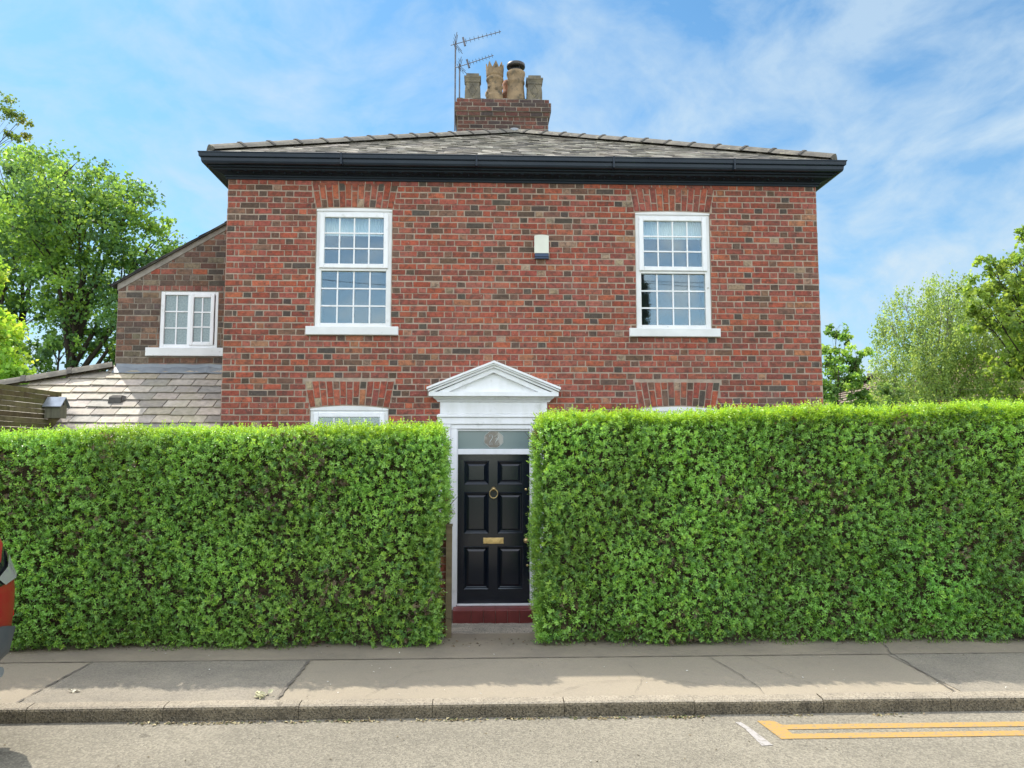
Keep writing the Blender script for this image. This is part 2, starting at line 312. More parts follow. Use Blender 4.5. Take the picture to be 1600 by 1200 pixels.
def vnoise(p, s, seed=0):                                   # smooth value noise, numpy
    p = p * s + seed * 17.3; i = np.floor(p).astype(np.int64); f = p - i; f = f * f * (3 - 2 * f); out = 0
    for a in (0, 1):
        for b in (0, 1):
            for c in (0, 1):
                h = ((i[:, 0] + a) * 73856093) ^ ((i[:, 1] + b) * 19349663) ^ ((i[:, 2] + c) * 83492791)
                h = ((h * 1103515245 + 12345) >> 8) & 0xffff
                wgt = (f[:, 0] if a else 1 - f[:, 0]) * (f[:, 1] if b else 1 - f[:, 1]) * (f[:, 2] if c else 1 - f[:, 2])
                out = out + wgt * h / 65535.0
    return out
def sheet(name, x0, x1, y0, y1, z, mat, nx=1, ny=1):
    b = MB()
    b.add([(x0, y0, z), (x1, y0, z), (x1, y1, z), (x0, y1, z)], [(0, 1, 2, 3)])
    o = b.build(name, mat); tag(o, kind='structure'); return o

# ------------------------------------------------------------------ ground, road, pavement, kerb
sheet('ground', -1500, 1500, -1500, 1500, -0.60, M['lawn'])
sheet('road', -60, 60, -11.0, -4.30, -0.10, M['road'])
KY0, KY1 = -4.30, -4.17
b = MB()
b.add([(-60, KY1, 0), (60, KY1, 0), (60, -2.05, 0), (-60, -2.05, 0)], [(0, 1, 2, 3)], 0)
b.add([(-60, -2.05, -0.7), (60, -2.05, -0.7), (60, -2.05, 0), (-60, -2.05, 0)], [(0, 1, 2, 3)], 0)
b.add([(-3.52, KY1, .004), (-1.575, KY1, .004), (-1.575, -3.03, .004), (-3.52, -3.03, .004)], [(0, 1, 2, 3)], 1)
b.add([(-60, -3.02, .004), (60, -3.02, .004), (60, -2.06, .004), (-60, -2.06, .004)], [(0, 1, 2, 3)], 2)
b.add([(3.8, KY1, .004), (14, KY1, .004), (14, -3.03, .004), (3.8, -3.03, .004)], [(0, 1, 2, 3)], 1)
def crack(pts, wd, z=0.008, m=3, jit=0.010):
    out = []; P = [Vector((x, y, z)) for x, y in pts]; Q = []
    for i in range(len(P) - 1):
        n = max(2, int((P[i + 1] - P[i]).length / 0.06))
        for k in range(n): Q.append(P[i].lerp(P[i + 1], k / n) + Vector((random.uniform(-jit, jit), random.uniform(-jit, jit), 0)))
    Q.append(P[-1])
    vs = []
    for i, q in enumerate(Q):
        d = (Q[min(i + 1, len(Q) - 1)] - Q[max(0, i - 1)]).normalized(); s_ = Vector((-d.y, d.x, 0)) * wd * random.uniform(0.15, 0.8) / 2
        vs += [q - s_, q + s_]
    b.add(vs, [(2 * i, 2 * i + 2, 2 * i + 3, 2 * i + 1) for i in range(len(Q) - 1)], m)
crack([(-14, -3.025), (14, -3.035)], 0.014, 0.010, 3, 0.004)
crack([(-3.52, -3.03), (-3.52, KY1)], 0.035, 0.010, 3, 0.004); crack([(-1.575, -3.03), (-1.575, KY1)], 0.045, 0.010, 3, 0.006)
crack([(2.09, -3.04), (2.18, -3.5), (2.23, -4.0), (2.21, KY1)], 0.012, 0.009)
crack([(2.43, -3.04), (2.55, -3.5), (2.72, -4.0)], 0.008, 0.009)
crack([(3.85, -3.0), (3.80, -3.6), (3.74, KY1)], 0.022, 0.009); crack([(3.85, -3.0), (3.98, -2.6), (4.1, -2.1)], 0.02, 0.009)
crack([(0.55, -4.1), (0.9, -3.8), (1.5, -3.75), (2.0, -3.95)], 0.006, 0.009); crack([(-0.9, -4.1), (-0.6, -3.5), (0.0, -3.2)], 0.005, 0.009)
crack([(1.2, -4.1), (1.35, -3.7), (1.3, -3.3)], 0.005, 0.009)
pv = b.build('pavement', [M['pave'], M['pave2'], M['pave3'], M['seam']]); tag(pv, kind='structure')
b = MB()
x = -3.36 - 14.0
rk = random.Random(3)
while x < 16:
    g = 0.003; x0, x1 = x + g, x + 0.999 - g; dz = rk.uniform(-0.004, 0.004); dy = rk.uniform(-0.004, 0.004)
    prof = [(-4.30 + dy, -0.16), (-4.302 + dy, -0.02 + dz), (-4.292 + dy, -0.006 + dz), (-4.275 + dy, 0.004 + dz), (KY1 - 0.003, 0.008 + dz), (KY1 - 0.003, -0.16)]
    n = len(prof); vs = [(xx, y, z) for xx in (x0, x1) for y, z in prof]
    bi = len(b.v); b.v += vs
    for i in range(n):
        j = (i + 1) % n; b.face((bi + i, bi + j, bi + n + j, bi + n + i), 1 if i in (0, 1) else 0)
    b.face([bi + i for i in range(n)][::-1], 1); b.face([bi + n + i for i in range(n)], 1)
    x += 0.999
b.box(-17, 16, -4.29, KY1 - 0.01, -0.16, -0.012, 1)
tag(b.build('kerb', [M['kerb'], M['kerb_face']], fix=True), kind='structure')
# road markings: double yellow line with its end bar, short white bay end line
b = MB()
def quad(p, m): b.add([(x, y, -0.096) for x, y in p], [tuple(range(len(p)))], m)
quad([(2.20, -4.642), (2.20, -4.545), (30, -4.545), (30, -4.642)], 0)
quad([(2.18, -4.822), (2.20, -4.725), (30, -4.725), (30, -4.822)], 0)
quad([(2.045, -4.457), (2.165, -4.457), (2.199, -4.545), (2.199, -4.642), (2.20, -4.725), (2.179, -4.822), (2.085, -4.822)], 0)
quad([(1.872, -4.477), (1.915, -4.477), (1.945, -4.62), (1.985, -4.93), (1.905, -4.94), (1.90, -4.62)], 1)
tag(b.build('road_markings', [M['yellow'], M['whiteline']]), kind='structure')
# the viewer's side of the street
b = MB(); b.box(-60, 60, -11.13, -11.0, -0.3, 0.0); tag(b.build('far_kerb', M['kerb']), kind='structure')
sheet('far_pavement', -60, 60, -13.4, -11.13, 0.0, M['pave'])
sheet('garden_soil', -40, 40, -2.049, 0.0, -0.42, M['soil'])

# sloping concrete path slab between the hedges
b = MB(); rs = random.Random(5)
xs = np.linspace(-0.52, 0.86, 24); ys = np.linspace(-0.24, -2.10, 14); vs = []
for j, y in enumerate(ys):
    for i, x in enumerate(xs):
        t = j / 13; z = -0.285 + 0.29 * t + rs.uniform(-0.006, 0.006) - (0.03 if (t > 0.6 and abs(x - 0.2) < 0.36) else 0)
        vs.append((x, y + (rs.uniform(-0.03, 0.03) if j == 13 else 0), z))
b.add(vs, [(j * 24 + i, (j + 1) * 24 + i, (j + 1) * 24 + i + 1, j * 24 + i + 1) for j in range(13) for i in range(23)])
tag(b.build('path', M['concrete'], smooth=True), kind='structure')

# ------------------------------------------------------------------ house
house = empty('brick_house', (0.58, 0.0, -0.42), 'two storey red brick house with hipped slate roof, black eaves and pedimented front door', 'house')
WX0, WX1, WZ0, WZ1, DEP = -3.473, 4.64, -0.42, 5.66, 9.2
rb = random.Random(21)
RED = [(.35, .092, .058), (.39, .100, .058), (.32, .090, .063), (.34, .102, .070), (.27, .084, .060), (.41, .122, .068), (.34, .108, .078), (.31, .095, .070)]
DRK = [(.13, .085, .062), (.17, .095, .066), (.10, .080, .066), (.21, .11, .076)]
ORG = [(.40, .16, .085), (.36, .18, .11)]
PAL = [(.40, .30, .20), (.34, .22, .15)]
BRN = [(.15, .085, .06), (.19, .105, .07), (.115, .078, .06), (.22, .11, .072), (.23, .15, .10), (.10, .08, .068), (.18, .14, .10)]
def jit(c, a=0.16):
    k = 1 + rb.uniform(-a, a); return tuple(min(1, max(0.01, x * k * (1 + rb.uniform(-0.05, 0.05)))) for x in c)
BX = [0.0, 0.0]
def bcol(header, style='red'):
    r = rb.random()
    if style == 'plum': return jit(rb.choice([(.13, .065, .052), (.10, .062, .055), (.16, .07, .055), (.08, .06, .055), (.19, .075, .055)]) , 0.2)
    if style == 'brown':
        return jit(rb.choice(RED) if r < 0.10 else rb.choice(BRN), 0.25)
    dk = 0.5 + 0.5 * math.sin(BX[0] * 1.3 + 0.8) * math.sin(BX[1] * 1.1 + 1.9) + rb.uniform(-.1, .1)     # burnt bricks come in drifts
    if header: return jit(rb.choice(DRK) if r < 0.28 + 0.30 * dk else rb.choice(RED) if r < 0.92 else rb.choice(ORG) if r < 0.955 else rb.choice(PAL))
    return jit(rb.choice(RED) if r < 0.97 - 0.13 * dk else rb.choice(DRK) if r < 0.975 else rb.choice(ORG) if r < 0.993 else rb.choice(PAL))
def qbrick(B, c4, T, proud=0.006, ch=0.005):
    # c4: 4 corners (u,z) counter-clockwise seen from outside; T maps (u, out, z)
    cu = sum(p[0] for p in c4) / 4; cz = sum(p[1] for p in c4) / 4
    pr = proud * rb.uniform(0.5, 1.3); o = []; i_ = []
    for u, z in c4:
        u += rb.uniform(-.0036, .0036); z += rb.uniform(-.003, .003)
        o.append(T(u, -0.004, z)); su = 1 if u < cu else -1; sz = 1 if z < cz else -1
        i_.append(T(u + su * ch, pr, z + sz * ch))
    B.add(o + i_, [(4, 5, 6, 7)] + [(k, (k + 1) % 4, 4 + (k + 1) % 4, 4 + k) for k in range(4)])
def brick_rows(B, u0, u1, z0, z1, T, cut=lambda z: [], lim=None, bond='flemish', style='red', rh=0.0825, st=0.247, hd=0.112, top=None):
    nrow = int(math.ceil((z1 - z0) / rh)); g = 0.0048
    for j in range(nrow):
        za = z0 + j * rh + g; zb = min(z0 + (j + 1) * rh, z1) - g
        if zb - za < 0.02: continue
        zm = (za + zb) / 2
        a0, a1 = (u0, u1) if lim is None else lim(zm)
        if a1 - a0 < 0.05: continue
        seq = []; x = u0
        if bond == 'flemish':
            if j % 2 == 0: seq = [(hd, True), (0.058, True)]
            k = 0
        else:
            seq = [(hd if j % 2 else st, False)]; k = 0
            if j % 5 == 4: seq = [(hd / 2 if j % 2 else hd, False)]
        tot = sum(s[0] for s in seq)
        while tot < (u1 - u0):
            if bond == 'flemish': s_ = (st, False) if k % 2 == 0 else (hd, True)
            else: s_ = (hd, True) if j % 5 == 4 else (st, False)
            s_ = (s_[0] * rb.uniform(0.965, 1.035), s_[1]); seq.append(s_); tot += s_[0]; k += 1
        wob = 0.003 * math.sin(j * 1.7)
        for wd, hdr in seq:
            xa, xb = max(x, a0), min(x + wd, a1); x += wd
            if xb - xa < 0.03: continue
            segs = [(xa + g, xb - g)]
            for (h0, h1) in cut(zm):
                ns = []
                for s0, s1 in segs:
                    if s1 <= h0 or s0 >= h1: ns.append((s0, s1)); continue
                    if s0 < h0: ns.append((s0, h0 - 0.004))
                    if s1 > h1: ns.append((h1 + 0.004, s1))
                segs = ns
            for s0, s1 in segs:
                if s1 - s0 < 0.02: continue
                BX[0], BX[1] = s0, za; B.col = bcol(hdr, style); qbrick(B, [(s0, za + wob), (s1, za + wob), (s1, zb + wob), (s0, zb + wob)], T)
def voussoirs(B, x0, x1, zs, rise, zt, T, n=13, splay=0.075, style='red'):
    xc = (x0 + x1) / 2; g = 0.0045
    for k in range(n):
        ta, tb = k / n, (k + 1) / n
        def bx(t): return x0 - 0.01 + (x1 - x0 + 0.02) * t
        def tx(t): return x0 - splay + (x1 - x0 + 2 * splay) * t
        def zb_(t): return zs + rise * (1 - (2 * t - 1) ** 2)
        split = [(0.0, 0.33), (0.33, 1.0)] if k % 2 else [(0.0, 0.67), (0.67, 1.0)]
        for a, c in split:
            def pt(t, s, dx, dz):
                xb_, xt_ = bx(t), tx(t); z0_ = zb_(t); return (xb_ + (xt_ - xb_) * s + dx, z0_ + (zt - z0_) * s + dz)
            B.col = bcol(c - a < 0.5, style); qbrick(B, [pt(ta, a, g, g), pt(tb, a, -g, g), pt(tb, c, -g, -g), pt(ta, c, g, -g)], T, 0.007)

# openings: x0, x1, z0, z1(spring), rise, arch top
UL = (-2.273, -1.249, 3.57, 5.195); UR = (2.089, 3.127, 3.57, 5.195)
LL = (-2.30, -1.265, 0.85, 2.475); LR = (2.12, 3.145, 0.85, 2.475)
DO = (-0.36, 0.642, -0.42, 2.20)
ARCH = 0.365
Tf = lambda u, o, z: (u, -o, z)
def cuts(z):
    out = []
    for (x0, x1, z0, z1) in (UL, UR, LL, LR):
        if z0 - 0.0 < z < z1: out.append((x0, x1))
        elif z1 <= z < z1 + ARCH:
            t = (z - z1) / ARCH; out.append((x0 - 0.075 * t - 0.008, x1 + 0.075 * t + 0.008))
    if z < 2.25: out.append((-0.40, 0.68))
    return out
B = MB()
brick_rows(B, WX0, WX1, WZ0, WZ1, Tf, cuts)
for (x0, x1, z0, z1) in (UL, UR, LL, LR): voussoirs(B, x0, x1, z1 + 0.006, 0.035 if z1 < 3 else 0.017, z1 + ARCH, Tf)
Tl = lambda u, o, z: (WX0 - o, DEP - u, z)            # left side wall, u runs back to front
brick_rows(B, 0, DEP, WZ0, WZ1, Tl)
Tr = lambda u, o, z: (WX1 + o, u, z)
brick_rows(B, 0, DEP, WZ0, WZ1, Tr)
wall = B.build('wall', M['brick'], house)
# mortar core with the openings left out
xc = sorted({WX0, WX1, *[v for o_ in (UL, UR, LL, LR, DO) for v in o_[:2]]}); zc = sorted({WZ0, WZ1, *[v for o_ in (UL, UR, LL, LR, DO) for v in o_[2:]]})
b = MB()
for i in range(len(xc) - 1):
    for j in range(len(zc) - 1):
        xm, zm = (xc[i] + xc[i + 1]) / 2, (zc[j] + zc[j + 1]) / 2
        if any(o_[0] < xm < o_[1] and o_[2] < zm < o_[3] for o_ in (UL, UR, LL, LR, DO)): continue
        b.box(xc[i], xc[i + 1], 0.0, 0.28, zc[j], zc[j + 1])
b.box(WX0, WX0 + 0.28, 0.28, DEP, WZ0, WZ1); b.box(WX1 - 0.28, WX1, 0.28, DEP, WZ0, WZ1); b.box(WX0 + .28, WX1 - .28, DEP - 0.28, DEP, WZ0, WZ1)
b.box(WX0 + .281, WX1 - .281, 0.281, DEP - .281, 2.80, 2.95); b.box(WX0 + .281, WX1 - .281, 0.281, DEP - .281, WZ1 - 0.15, WZ1 - 0.002)
b.build('wall_core', M['mortar'], house)

# ---- eaves, gutter (swept round four sides with mitres)
def sweep_rect(B, prof, x0, x1, y0, y1, m=0, closed=True):
    b0 = len(B.v); n = len(prof)
    for (cx, cy, sx, sy) in ((x0, y0, -1, -1), (x1, y0, 1, -1), (x1, y1, 1, 1), (x0, y1, -1, 1)):
        for o, z in prof: B.v.append((cx + sx * o, cy + sy * o, z))
    for k in range(4):
        for i in range(n if closed else n - 1):
            j = (i + 1) % n; k2 = (k + 1) % 4
            B.face((b0 + k * n + i, b0 + k2 * n + i, b0 + k2 * n + j, b0 + k * n + j), m)
b = MB()
sweep_rect(b, [(0.002, 5.585), (0.024, 5.585), (0.028, 5.61), (0.044, 5.618), (0.046, 5.635), (0.09, 5.655), (0.16, 5.67), (0.165, 5.69), (0.205, 5.695), (0.205, 5.83), (0.002, 5.83)], WX0, WX1, 0, DEP)
x = WX0 + 0.06
while x < WX1:
    b.bbox(x - 0.02, x + 0.02, -0.155, -0.05, 5.655, 5.69, 0.01); b.bbox(x + .09, x + 0.11, -0.11, -0.05, 5.64, 5.665, 0.005)
    x += 0.207
ev = b.build('eaves', M['black_wood'], house, fix=True)
b = MB()
sweep_rect(b, [(0.206, 5.735), (0.235, 5.715), (0.265, 5.722), (0.275, 5.745), (0.278, 5.785), (0.300, 5.80), (0.304, 5.845), (0.312, 5.85), (0.312, 5.862), (0.296, 5.862), (0.290, 5.83), (0.215, 5.80)], WX0, WX1, 0, DEP)
for xx in (-1.9, -0.1, 1.75, 3.4): b.box(xx - 0.012, xx + 0.012, -0.315, -0.20, 5.712, 5.864)
b.build('gutter', M['gutter'], house, fix=True)

# ---- main roof: slates
EX0, EX1, EY0, EZ = WX0 - 0.285, WX1 + 0.285, -0.285, 5.855
RUN = (EX1 - EX0) / 2; AX = (EX0 + EX1) / 2; AY = EY0 + RUN; EYB = DEP + 0.285; RISE = 2.17; AZ = EZ + RISE; AYB = EYB - RUN
def slates(B, O, U, V, L, S, inside, sw, sh, pal, th=0.006, gap=0.004, rr=random.Random(9)):
    O, U, V = Vector(O), Vector(U).normalized(), Vector(V).normalized(); Nn = U.cross(V).normalized()
    if Nn.z < 0: Nn = -Nn
    rows = int(S / sh) + 1
    for j in range(rows):
        x = -(sw / 2 if j % 2 else 0) - rr.uniform(0, 0.02)
        while x < L:
            wd = sw * rr.uniform(0.93, 1.07); y0 = j * sh + rr.uniform(-0.008, 0.008); y1 = (j + 1) * sh + 0.05
            xa, xb = x + gap / 2, x + wd - gap / 2; x += wd
            lo, hi = inside(j * sh + sh / 2)
            xa, xb = max(xa, lo), min(xb, hi)
            if xb - xa < 0.02: continue
            kk = rr.uniform(0.82, 1.18); B.col = tuple(c * kk * rr.uniform(0.98, 1.02) for c in rr.choice(pal))
            tl = rr.uniform(-0.004, 0.005); t0 = th * 2 + rr.uniform(0, 0.003)
            P = lambda u, v, n: O + U * u + V * v + Nn * n
            B.add([P(xa, y0, t0 + tl), P(xb, y0 + rr.uniform(-.004, .004), t0 - tl), P(xb, y1, 0.002), P(xa, y1, 0.002),
                   P(xa, y0, t0 - th + tl), P(xb, y0, t0 - th - tl), P(xb, y1, -0.004), P(xa, y1, -0.004)],
                  [(0, 1, 2, 3), (4, 7, 6, 5), (0, 4, 5, 1), (1, 5, 6, 2), (3, 7, 4, 0)])
SLP = [(.27, .25, .21), (.34, .31, .26), (.22, .20, .175), (.42, .39, .33), (.15, .14, .125)]
b = MB(); b.col = (.10, .09, .08)
hz = EZ - 0.006
vs = [(EX0, EY0, hz), (EX1, EY0, hz), (EX1, EYB, hz), (EX0, EYB, hz), (AX, AY, AZ - .006), (AX, AYB, AZ - .006)]
b.add(vs, [(0, 1, 4), (1, 2, 5, 4), (2, 3, 5), (3, 0, 4, 5), (0, 3, 2, 1)])
sl = math.hypot(RUN, RISE)
slates(b, (EX0, EY0, EZ), (1, 0, 0), (0, RUN, RISE), EX1 - EX0, sl, lambda s: (s / sl * RUN, 2 * RUN - s / sl * RUN), 0.27, 0.19, SLP, th=0.007, gap=0.006)
LD = EYB - EY0
slates(b, (EX0, EYB, EZ), (0, -1, 0), (RUN, 0, RISE), LD, sl, lambda s: (s / sl * RUN, LD - s / sl * RUN), 0.3, 0.24, SLP)
slates(b, (EX1, EY0, EZ), (0, 1, 0), (-RUN, 0, RISE), LD, sl, lambda s: (s / sl * RUN, LD - s / sl * RUN), 0.3, 0.24, SLP)
roof = b.build('roof', M['slate_dark'], house)
def ridge_line(name, A, Bp, L=0.46, hw=0.13, hh=0.085, parent=None, drop=0.03, first=0.0, collar_w=0.035, flat=False):
    A, Bp = Vector(A), Vector(Bp); D = (Bp - A); tot = D.length; D.normalize()
    S_ = D.cross(Vector((0, 0, 1))).normalized(); U_ = S_.cross(D)
    b = MB(); s = first; rr = random.Random(4)
    while s < tot - 0.05:
        e = min(s + L, tot)
        def ring(t, k, up=0):
            c = A + D * t; pts = []
            for a in (-1, -0.62, -0.28, 0, 0.28, 0.62, 1):
                pts.append(c + S_ * (a * hw * k) + U_ * ((hh * (1 - abs(a) ** 1.5) - drop) * k + up))
            return pts
        dz = rr.uniform(-0.004, 0.006)
        def strip(r0, r1, m):
            n = len(r0); b.add(r0 + r1, [(i, i + 1, n + i + 1, n + i) for i in range(n - 1)] + [tuple(range(n))[::-1], tuple(range(n, 2 * n))], m)
        strip(ring(s + 0.004, 0.94, dz), ring(e - 0.004, 1.0, dz), 0)
        strip(ring(e - collar_w, 1.06, dz + 0.008), ring(e + 0.012, 1.08, dz + 0.010), 1)
        s += L
    return b.build(name, [M['ridge'], M['ridge_dark']], parent, fix=True)
ap = (AX, AY, AZ + 0.03)
ridge_line('ridge_tiles', (EX0 + .09, EY0 + .09, EZ + 0.075), ap, parent=house, hw=0.15, hh=0.10, collar_w=0.025)
ridge_line('ridge_tiles', (EX1 - .09, EY0 + .09, EZ + 0.075), ap, parent=house, hw=0.15, hh=0.10, collar_w=0.025)
ridge_line('ridge_tiles', (AX, AYB, AZ + 0.03), ap, parent=house)
ridge_line('ridge_tiles', (EX0, EYB, EZ + 0.04), (AX, AYB, AZ + 0.03), parent=house)
ridge_line('ridge_tiles', (EX1, EYB, EZ + 0.04), (AX, AYB, AZ + 0.03), parent=house)
b = MB()
for dx, dy, dz, r_ in ((0, 0, 0, .16), (.13, .02, -.02, .12), (-.13, .02, -.02, .12), (0.3, .1, -.09, .1)):
    b.lathe([(0.001, 0.075 * 1.2), (r_ * .6, 0.06), (r_, 0.0), (r_ * 1.05, -0.06)][::-1], (AX + dx, AY + dy, AZ + 0.02 + dz), 10)
b.build('lead_cap', M['lead'], house, smooth=True)

# ---- chimney
CY = 4.5
chX0, chX1, chZ0 = -0.53, 1.275, 7.2
B = MB(); b = MB()
def stack_ring(x0, x1, y0, y1, z0, z1, nr, stl='plum'):
    b.box(x0, x1, y0, y1, z0, z1)
    for T, L_ in ((lambda u, o, z: (x0 + u, y0 - o, z), x1 - x0), (lambda u, o, z: (x1 + o, y0 + u, z), y1 - y0), (lambda u, o, z: (x0 - o, y1 - u, z), y1 - y0), (lambda u, o, z: (x1 - u, y1 + o, z), x1 - x0)):
        brick_rows(B, 0, L_, z0, z1, T, style=stl, bond='stretcher', rh=(z1 - z0) / nr)
stack_ring(chX0, chX1, CY, CY + 0.95, 7.3, 8.56, 15)
stack_ring(chX0 - 0.03, chX1 + 0.03, CY - 0.03, CY + 0.98, 8.56, 8.65, 1, 'plum')
stack_ring(chX0 - 0.055, chX1 + 0.055, CY - 0.055, CY + 1.0, 8.65, 8.83, 2, 'plum')
stack_ring(chX0 - 0.02, chX1 + 0.02, CY - 0.02, CY + 0.97, 8.83, 8.915, 1, 'plum')
chim = B.build('chimney', M['brick'], house)
o = b.build('mortar_core', M['mortar_dark'], None); o.parent = chim
b = MB()
gx = np.linspace(chX0 - .01, chX1 + .01, 22); gy = np.linspace(CY - .01, CY + 0.96, 9); vs = []
rr = random.Random(2)
for y in gy:
    for x in gx:
        e = min(x - gx[0], gx[-1] - x, (y - gy[0]) , (gy[-1] - y)); vs.append((x, y, 8.91 + min(e, 0.25) * 0.45 + rr.uniform(0, .025)))
b.add(vs, [(j * 22 + i, j * 22 + i + 1, (j + 1) * 22 + i + 1, (j + 1) * 22 + i) for j in range(8) for i in range(21)])
o = b.build('flaunching', M['cement'], None, smooth=True); o.parent = chim
def sq(b, cx, cy, h, z0, z1, h2=None, m=0):
    h2 = h if h2 is None else h2
    vs = [(cx + a * h, cy + c * h, z0) for a, c in ((-1, -1), (1, -1), (1, 1), (-1, 1))] + [(cx + a * h2, cy + c * h2, z1) for a, c in ((-1, -1), (1, -1), (1, 1), (-1, 1))]
    b.add(vs, [(0, 3, 2, 1), (4, 5, 6, 7), (0, 1, 5, 4), (1, 2, 6, 5), (2, 3, 7, 6), (3, 0, 4, 7)], m)
def pot(b, name, mats, label, smooth=False):
    o = b.build(name, mats, None, smooth=smooth); o.parent = chim; o['label'] = label; return o
def square_pot(cx, cy, label, zt):
    b = MB(); sq(b, cx, cy, 0.155, 8.93, zt - 0.14, 0.135); sq(b, cx, cy, 0.15, zt - 0.19, zt - 0.16); sq(b, cx, cy, 0.145, zt - 0.16, zt - 0.10, 0.165); sq(b, cx, cy, 0.17, zt - 0.10, zt - 0.07); sq(b, cx, cy, 0.135, zt - 0.07, zt, 0.125)
    sq(b, cx, cy, 0.10, zt, zt + 0.002, 0.1, 1)
    for sx, sy in ((0, -1), (1, 0), (-1, 0), (0, 1)):      # raised diamond on each face
        for a in range(4):
            th0, th1 = a * math.pi / 2, (a + 1) * math.pi / 2
            p = []
            for th in (th0, th1):
                u, v = 0.075 * math.cos(th), 0.14 * math.sin(th); zz = 9.18 + v
                hh = 0.155 + (0.135 - 0.155) * (zz - 8.93) / (zt - 0.14 - 8.93) + 0.003
                p.append((cx + sx * hh + (u if sx == 0 else 0), cy + sy * hh + (u if sy == 0 else 0), zz))
            b.tube(p, 0.011, 5)
    pot(b, 'chimney_pot', [M['clay_grey'], M['dark']], label)
square_pot(-0.235, CY + 0.28, 'square grey pot with raised diamond, leftmost on the stack', 9.53)
square_pot(1.02, CY + 0.28, 'square grey pot with raised diamond, rightmost on the stack', 9.51)
# crown pot
b = MB(); cx, cy = 0.215, CY + 0.28
b.lathe([(0.175, 8.93), (0.17, 9.10), (0.155, 9.14), (0.15, 9.35), (0.16, 9.40), (0.178, 9.44), (0.178, 9.47), (0.16, 9.50), (0.175, 9.53), (0.18, 9.66), (0.165, 9.66), (0.15, 9.55)], (cx, cy, 0), 28)
for k in range(8):
    a0, a1 = 2 * math.pi * (k - .5) / 8 + .1, 2 * math.pi * (k + .5) / 8 + .1; am = (a0 + a1) / 2
    P = lambda a, r, z: (cx + r * math.cos(a), cy + r * math.sin(a), z)
    b.add([P(a0, .18, 9.65), P(am, .185, 9.79), P(a1, .18, 9.65), P(a0, .155, 9.65), P(am, .165, 9.79), P(a1, .155, 9.65), P(am, .183, 9.65), P(am, .156, 9.65)],
          [(0, 6, 1), (6, 2, 1), (3, 4, 7), (7, 4, 5), (0, 1, 4, 3), (1, 2, 5, 4)])
for k in range(6): b.lathe([(0.02, -0.03), (0.03, 0), (0.005, 0.05)], (cx + .155 * math.cos(k * 1.05 - 1.4), cy + .155 * math.sin(k * 1.05 - 1.4), 9.22 + .05 * (k % 2)), 6)
pot(b, 'chimney_pot', M['clay'], 'tall buff pot with a pointed crown rim')
# cowl pot
b = MB(); cx = 0.645
b.lathe([(0.20, 8.90), (0.195, 8.97), (0.165, 9.30), (0.165, 9.36), (0.18, 9.38), (0.178, 9.42), (0.165, 9.44), (0.175, 9.52), (0.19, 9.56), (0.19, 9.61), (0.165, 9.63), (0.15, 9.63)], (cx, cy, 0), 28)
b.lathe([(0.135, 9.62), (0.13, 9.68)], (cx, cy, 0), 20, 1)
for k in range(4): b.tube([(cx + .13 * math.cos(k * 1.57 + .5), cy + .13 * math.sin(k * 1.57 + .5), 9.62), (cx + .14 * math.cos(k * 1.57 + .5), cy + .14 * math.sin(k * 1.57 + .5), 9.74)], 0.008, 5, 1)
b.lathe([(0.10, 9.72), (0.185, 9.72), (0.19, 9.745), (0.185, 9.79), (0.12, 9.815), (0.01, 9.82)], (cx, cy, 0), 28, 1)
pot(b, 'chimney_pot', [M['clay'], M['cowl']], 'round buff pot under a dark metal rain cowl', True)
b = MB(); b.lathe([(0.14, 8.95), (0.13, 9.25), (0.15, 9.30), (0.15, 9.36), (0.13, 9.38), (0.14, 9.52), (0.14, 9.60), (0.12, 9.60)], (0.52, CY + 0.66, 0), 22)
pot(b, 'chimney_pot', M['terracotta'], 'orange terracotta pot at the back of the stack', True)
b = MB(); b.lathe([(0.14, 8.95), (0.13, 9.28), (0.15, 9.32), (0.15, 9.38), (0.12, 9.40), (0.12, 9.44)], (0.17, CY + 0.70, 0), 22)
pot(b, 'chimney_pot', M['clay'], 'short buff pot behind the crowned pot', True)

# ---- aerials
def yagi(root_xy, z0, z1, boom_len, tilt, az, n_el, label, refl):
    t = empty('tv_aerial', (root_xy[0], root_xy[1], z0), label, 'aerial', 'television aerials on the chimney')
    b = MB(); b.tube([(*root_xy, z0), (*root_xy, z1)], 0.016, 8); b.build('mast', M['alu'], t)
    b = MB(); o = Vector((*root_xy, z1 - 0.05)); d = Vector((math.cos(az) * math.cos(tilt), math.sin(az) * math.cos(tilt), math.sin(tilt)))
    s_ = d.cross(Vector((0, 0, 1))).normalized(); u_ = s_.cross(d)
    b.tube([o - d * 0.10, o + d * boom_len], 0.008, 6)
    for k in range(n_el):
        p = o + d * (0.22 + (boom_len - 0.25) * k / (n_el - 1)); ln = 0.09 - 0.02 * k / n_el
        b.tube([p - s_ * ln + u_ * .0, p + s_ * ln], 0.005, 4); b.tube([p - u_ * .03, p + u_ * .03], 0.004, 4)
    b.build('boom', M['alu'], t)
    b = MB()
    for sg in (-1, 1):
        for kk in range(3):
            q = o + u_ * (sg * (0.03 + kk * refl / 3)) - d * (0.03 - kk * 0.03)
            b.tube([q - s_ * 0.07, q + s_ * 0.07], 0.005, 4)
        for s2 in (-.05, .05): b.tube([o + s_ * s2, o + s_ * s2 + u_ * sg * refl * 1.05 + d * 0.09], 0.006, 4)
    b.build('reflector', M['cowl'], t)
    b = MB(); p = o + d * 0.18; b.box(-0.02, 0.02, -0.02, 0.02, -0.09, 0.09, T=lambda x, y, z: tuple(p + s_ * x + d * y + u_ * z)); b.build('dipole', M['alu'], t)
yagi((-0.585, CY + 0.1), 8.3, 10.16, 0.95, R(14), R(-6), 9, 'tall aerial with the longer boom, higher of two on the chimney', 0.20)
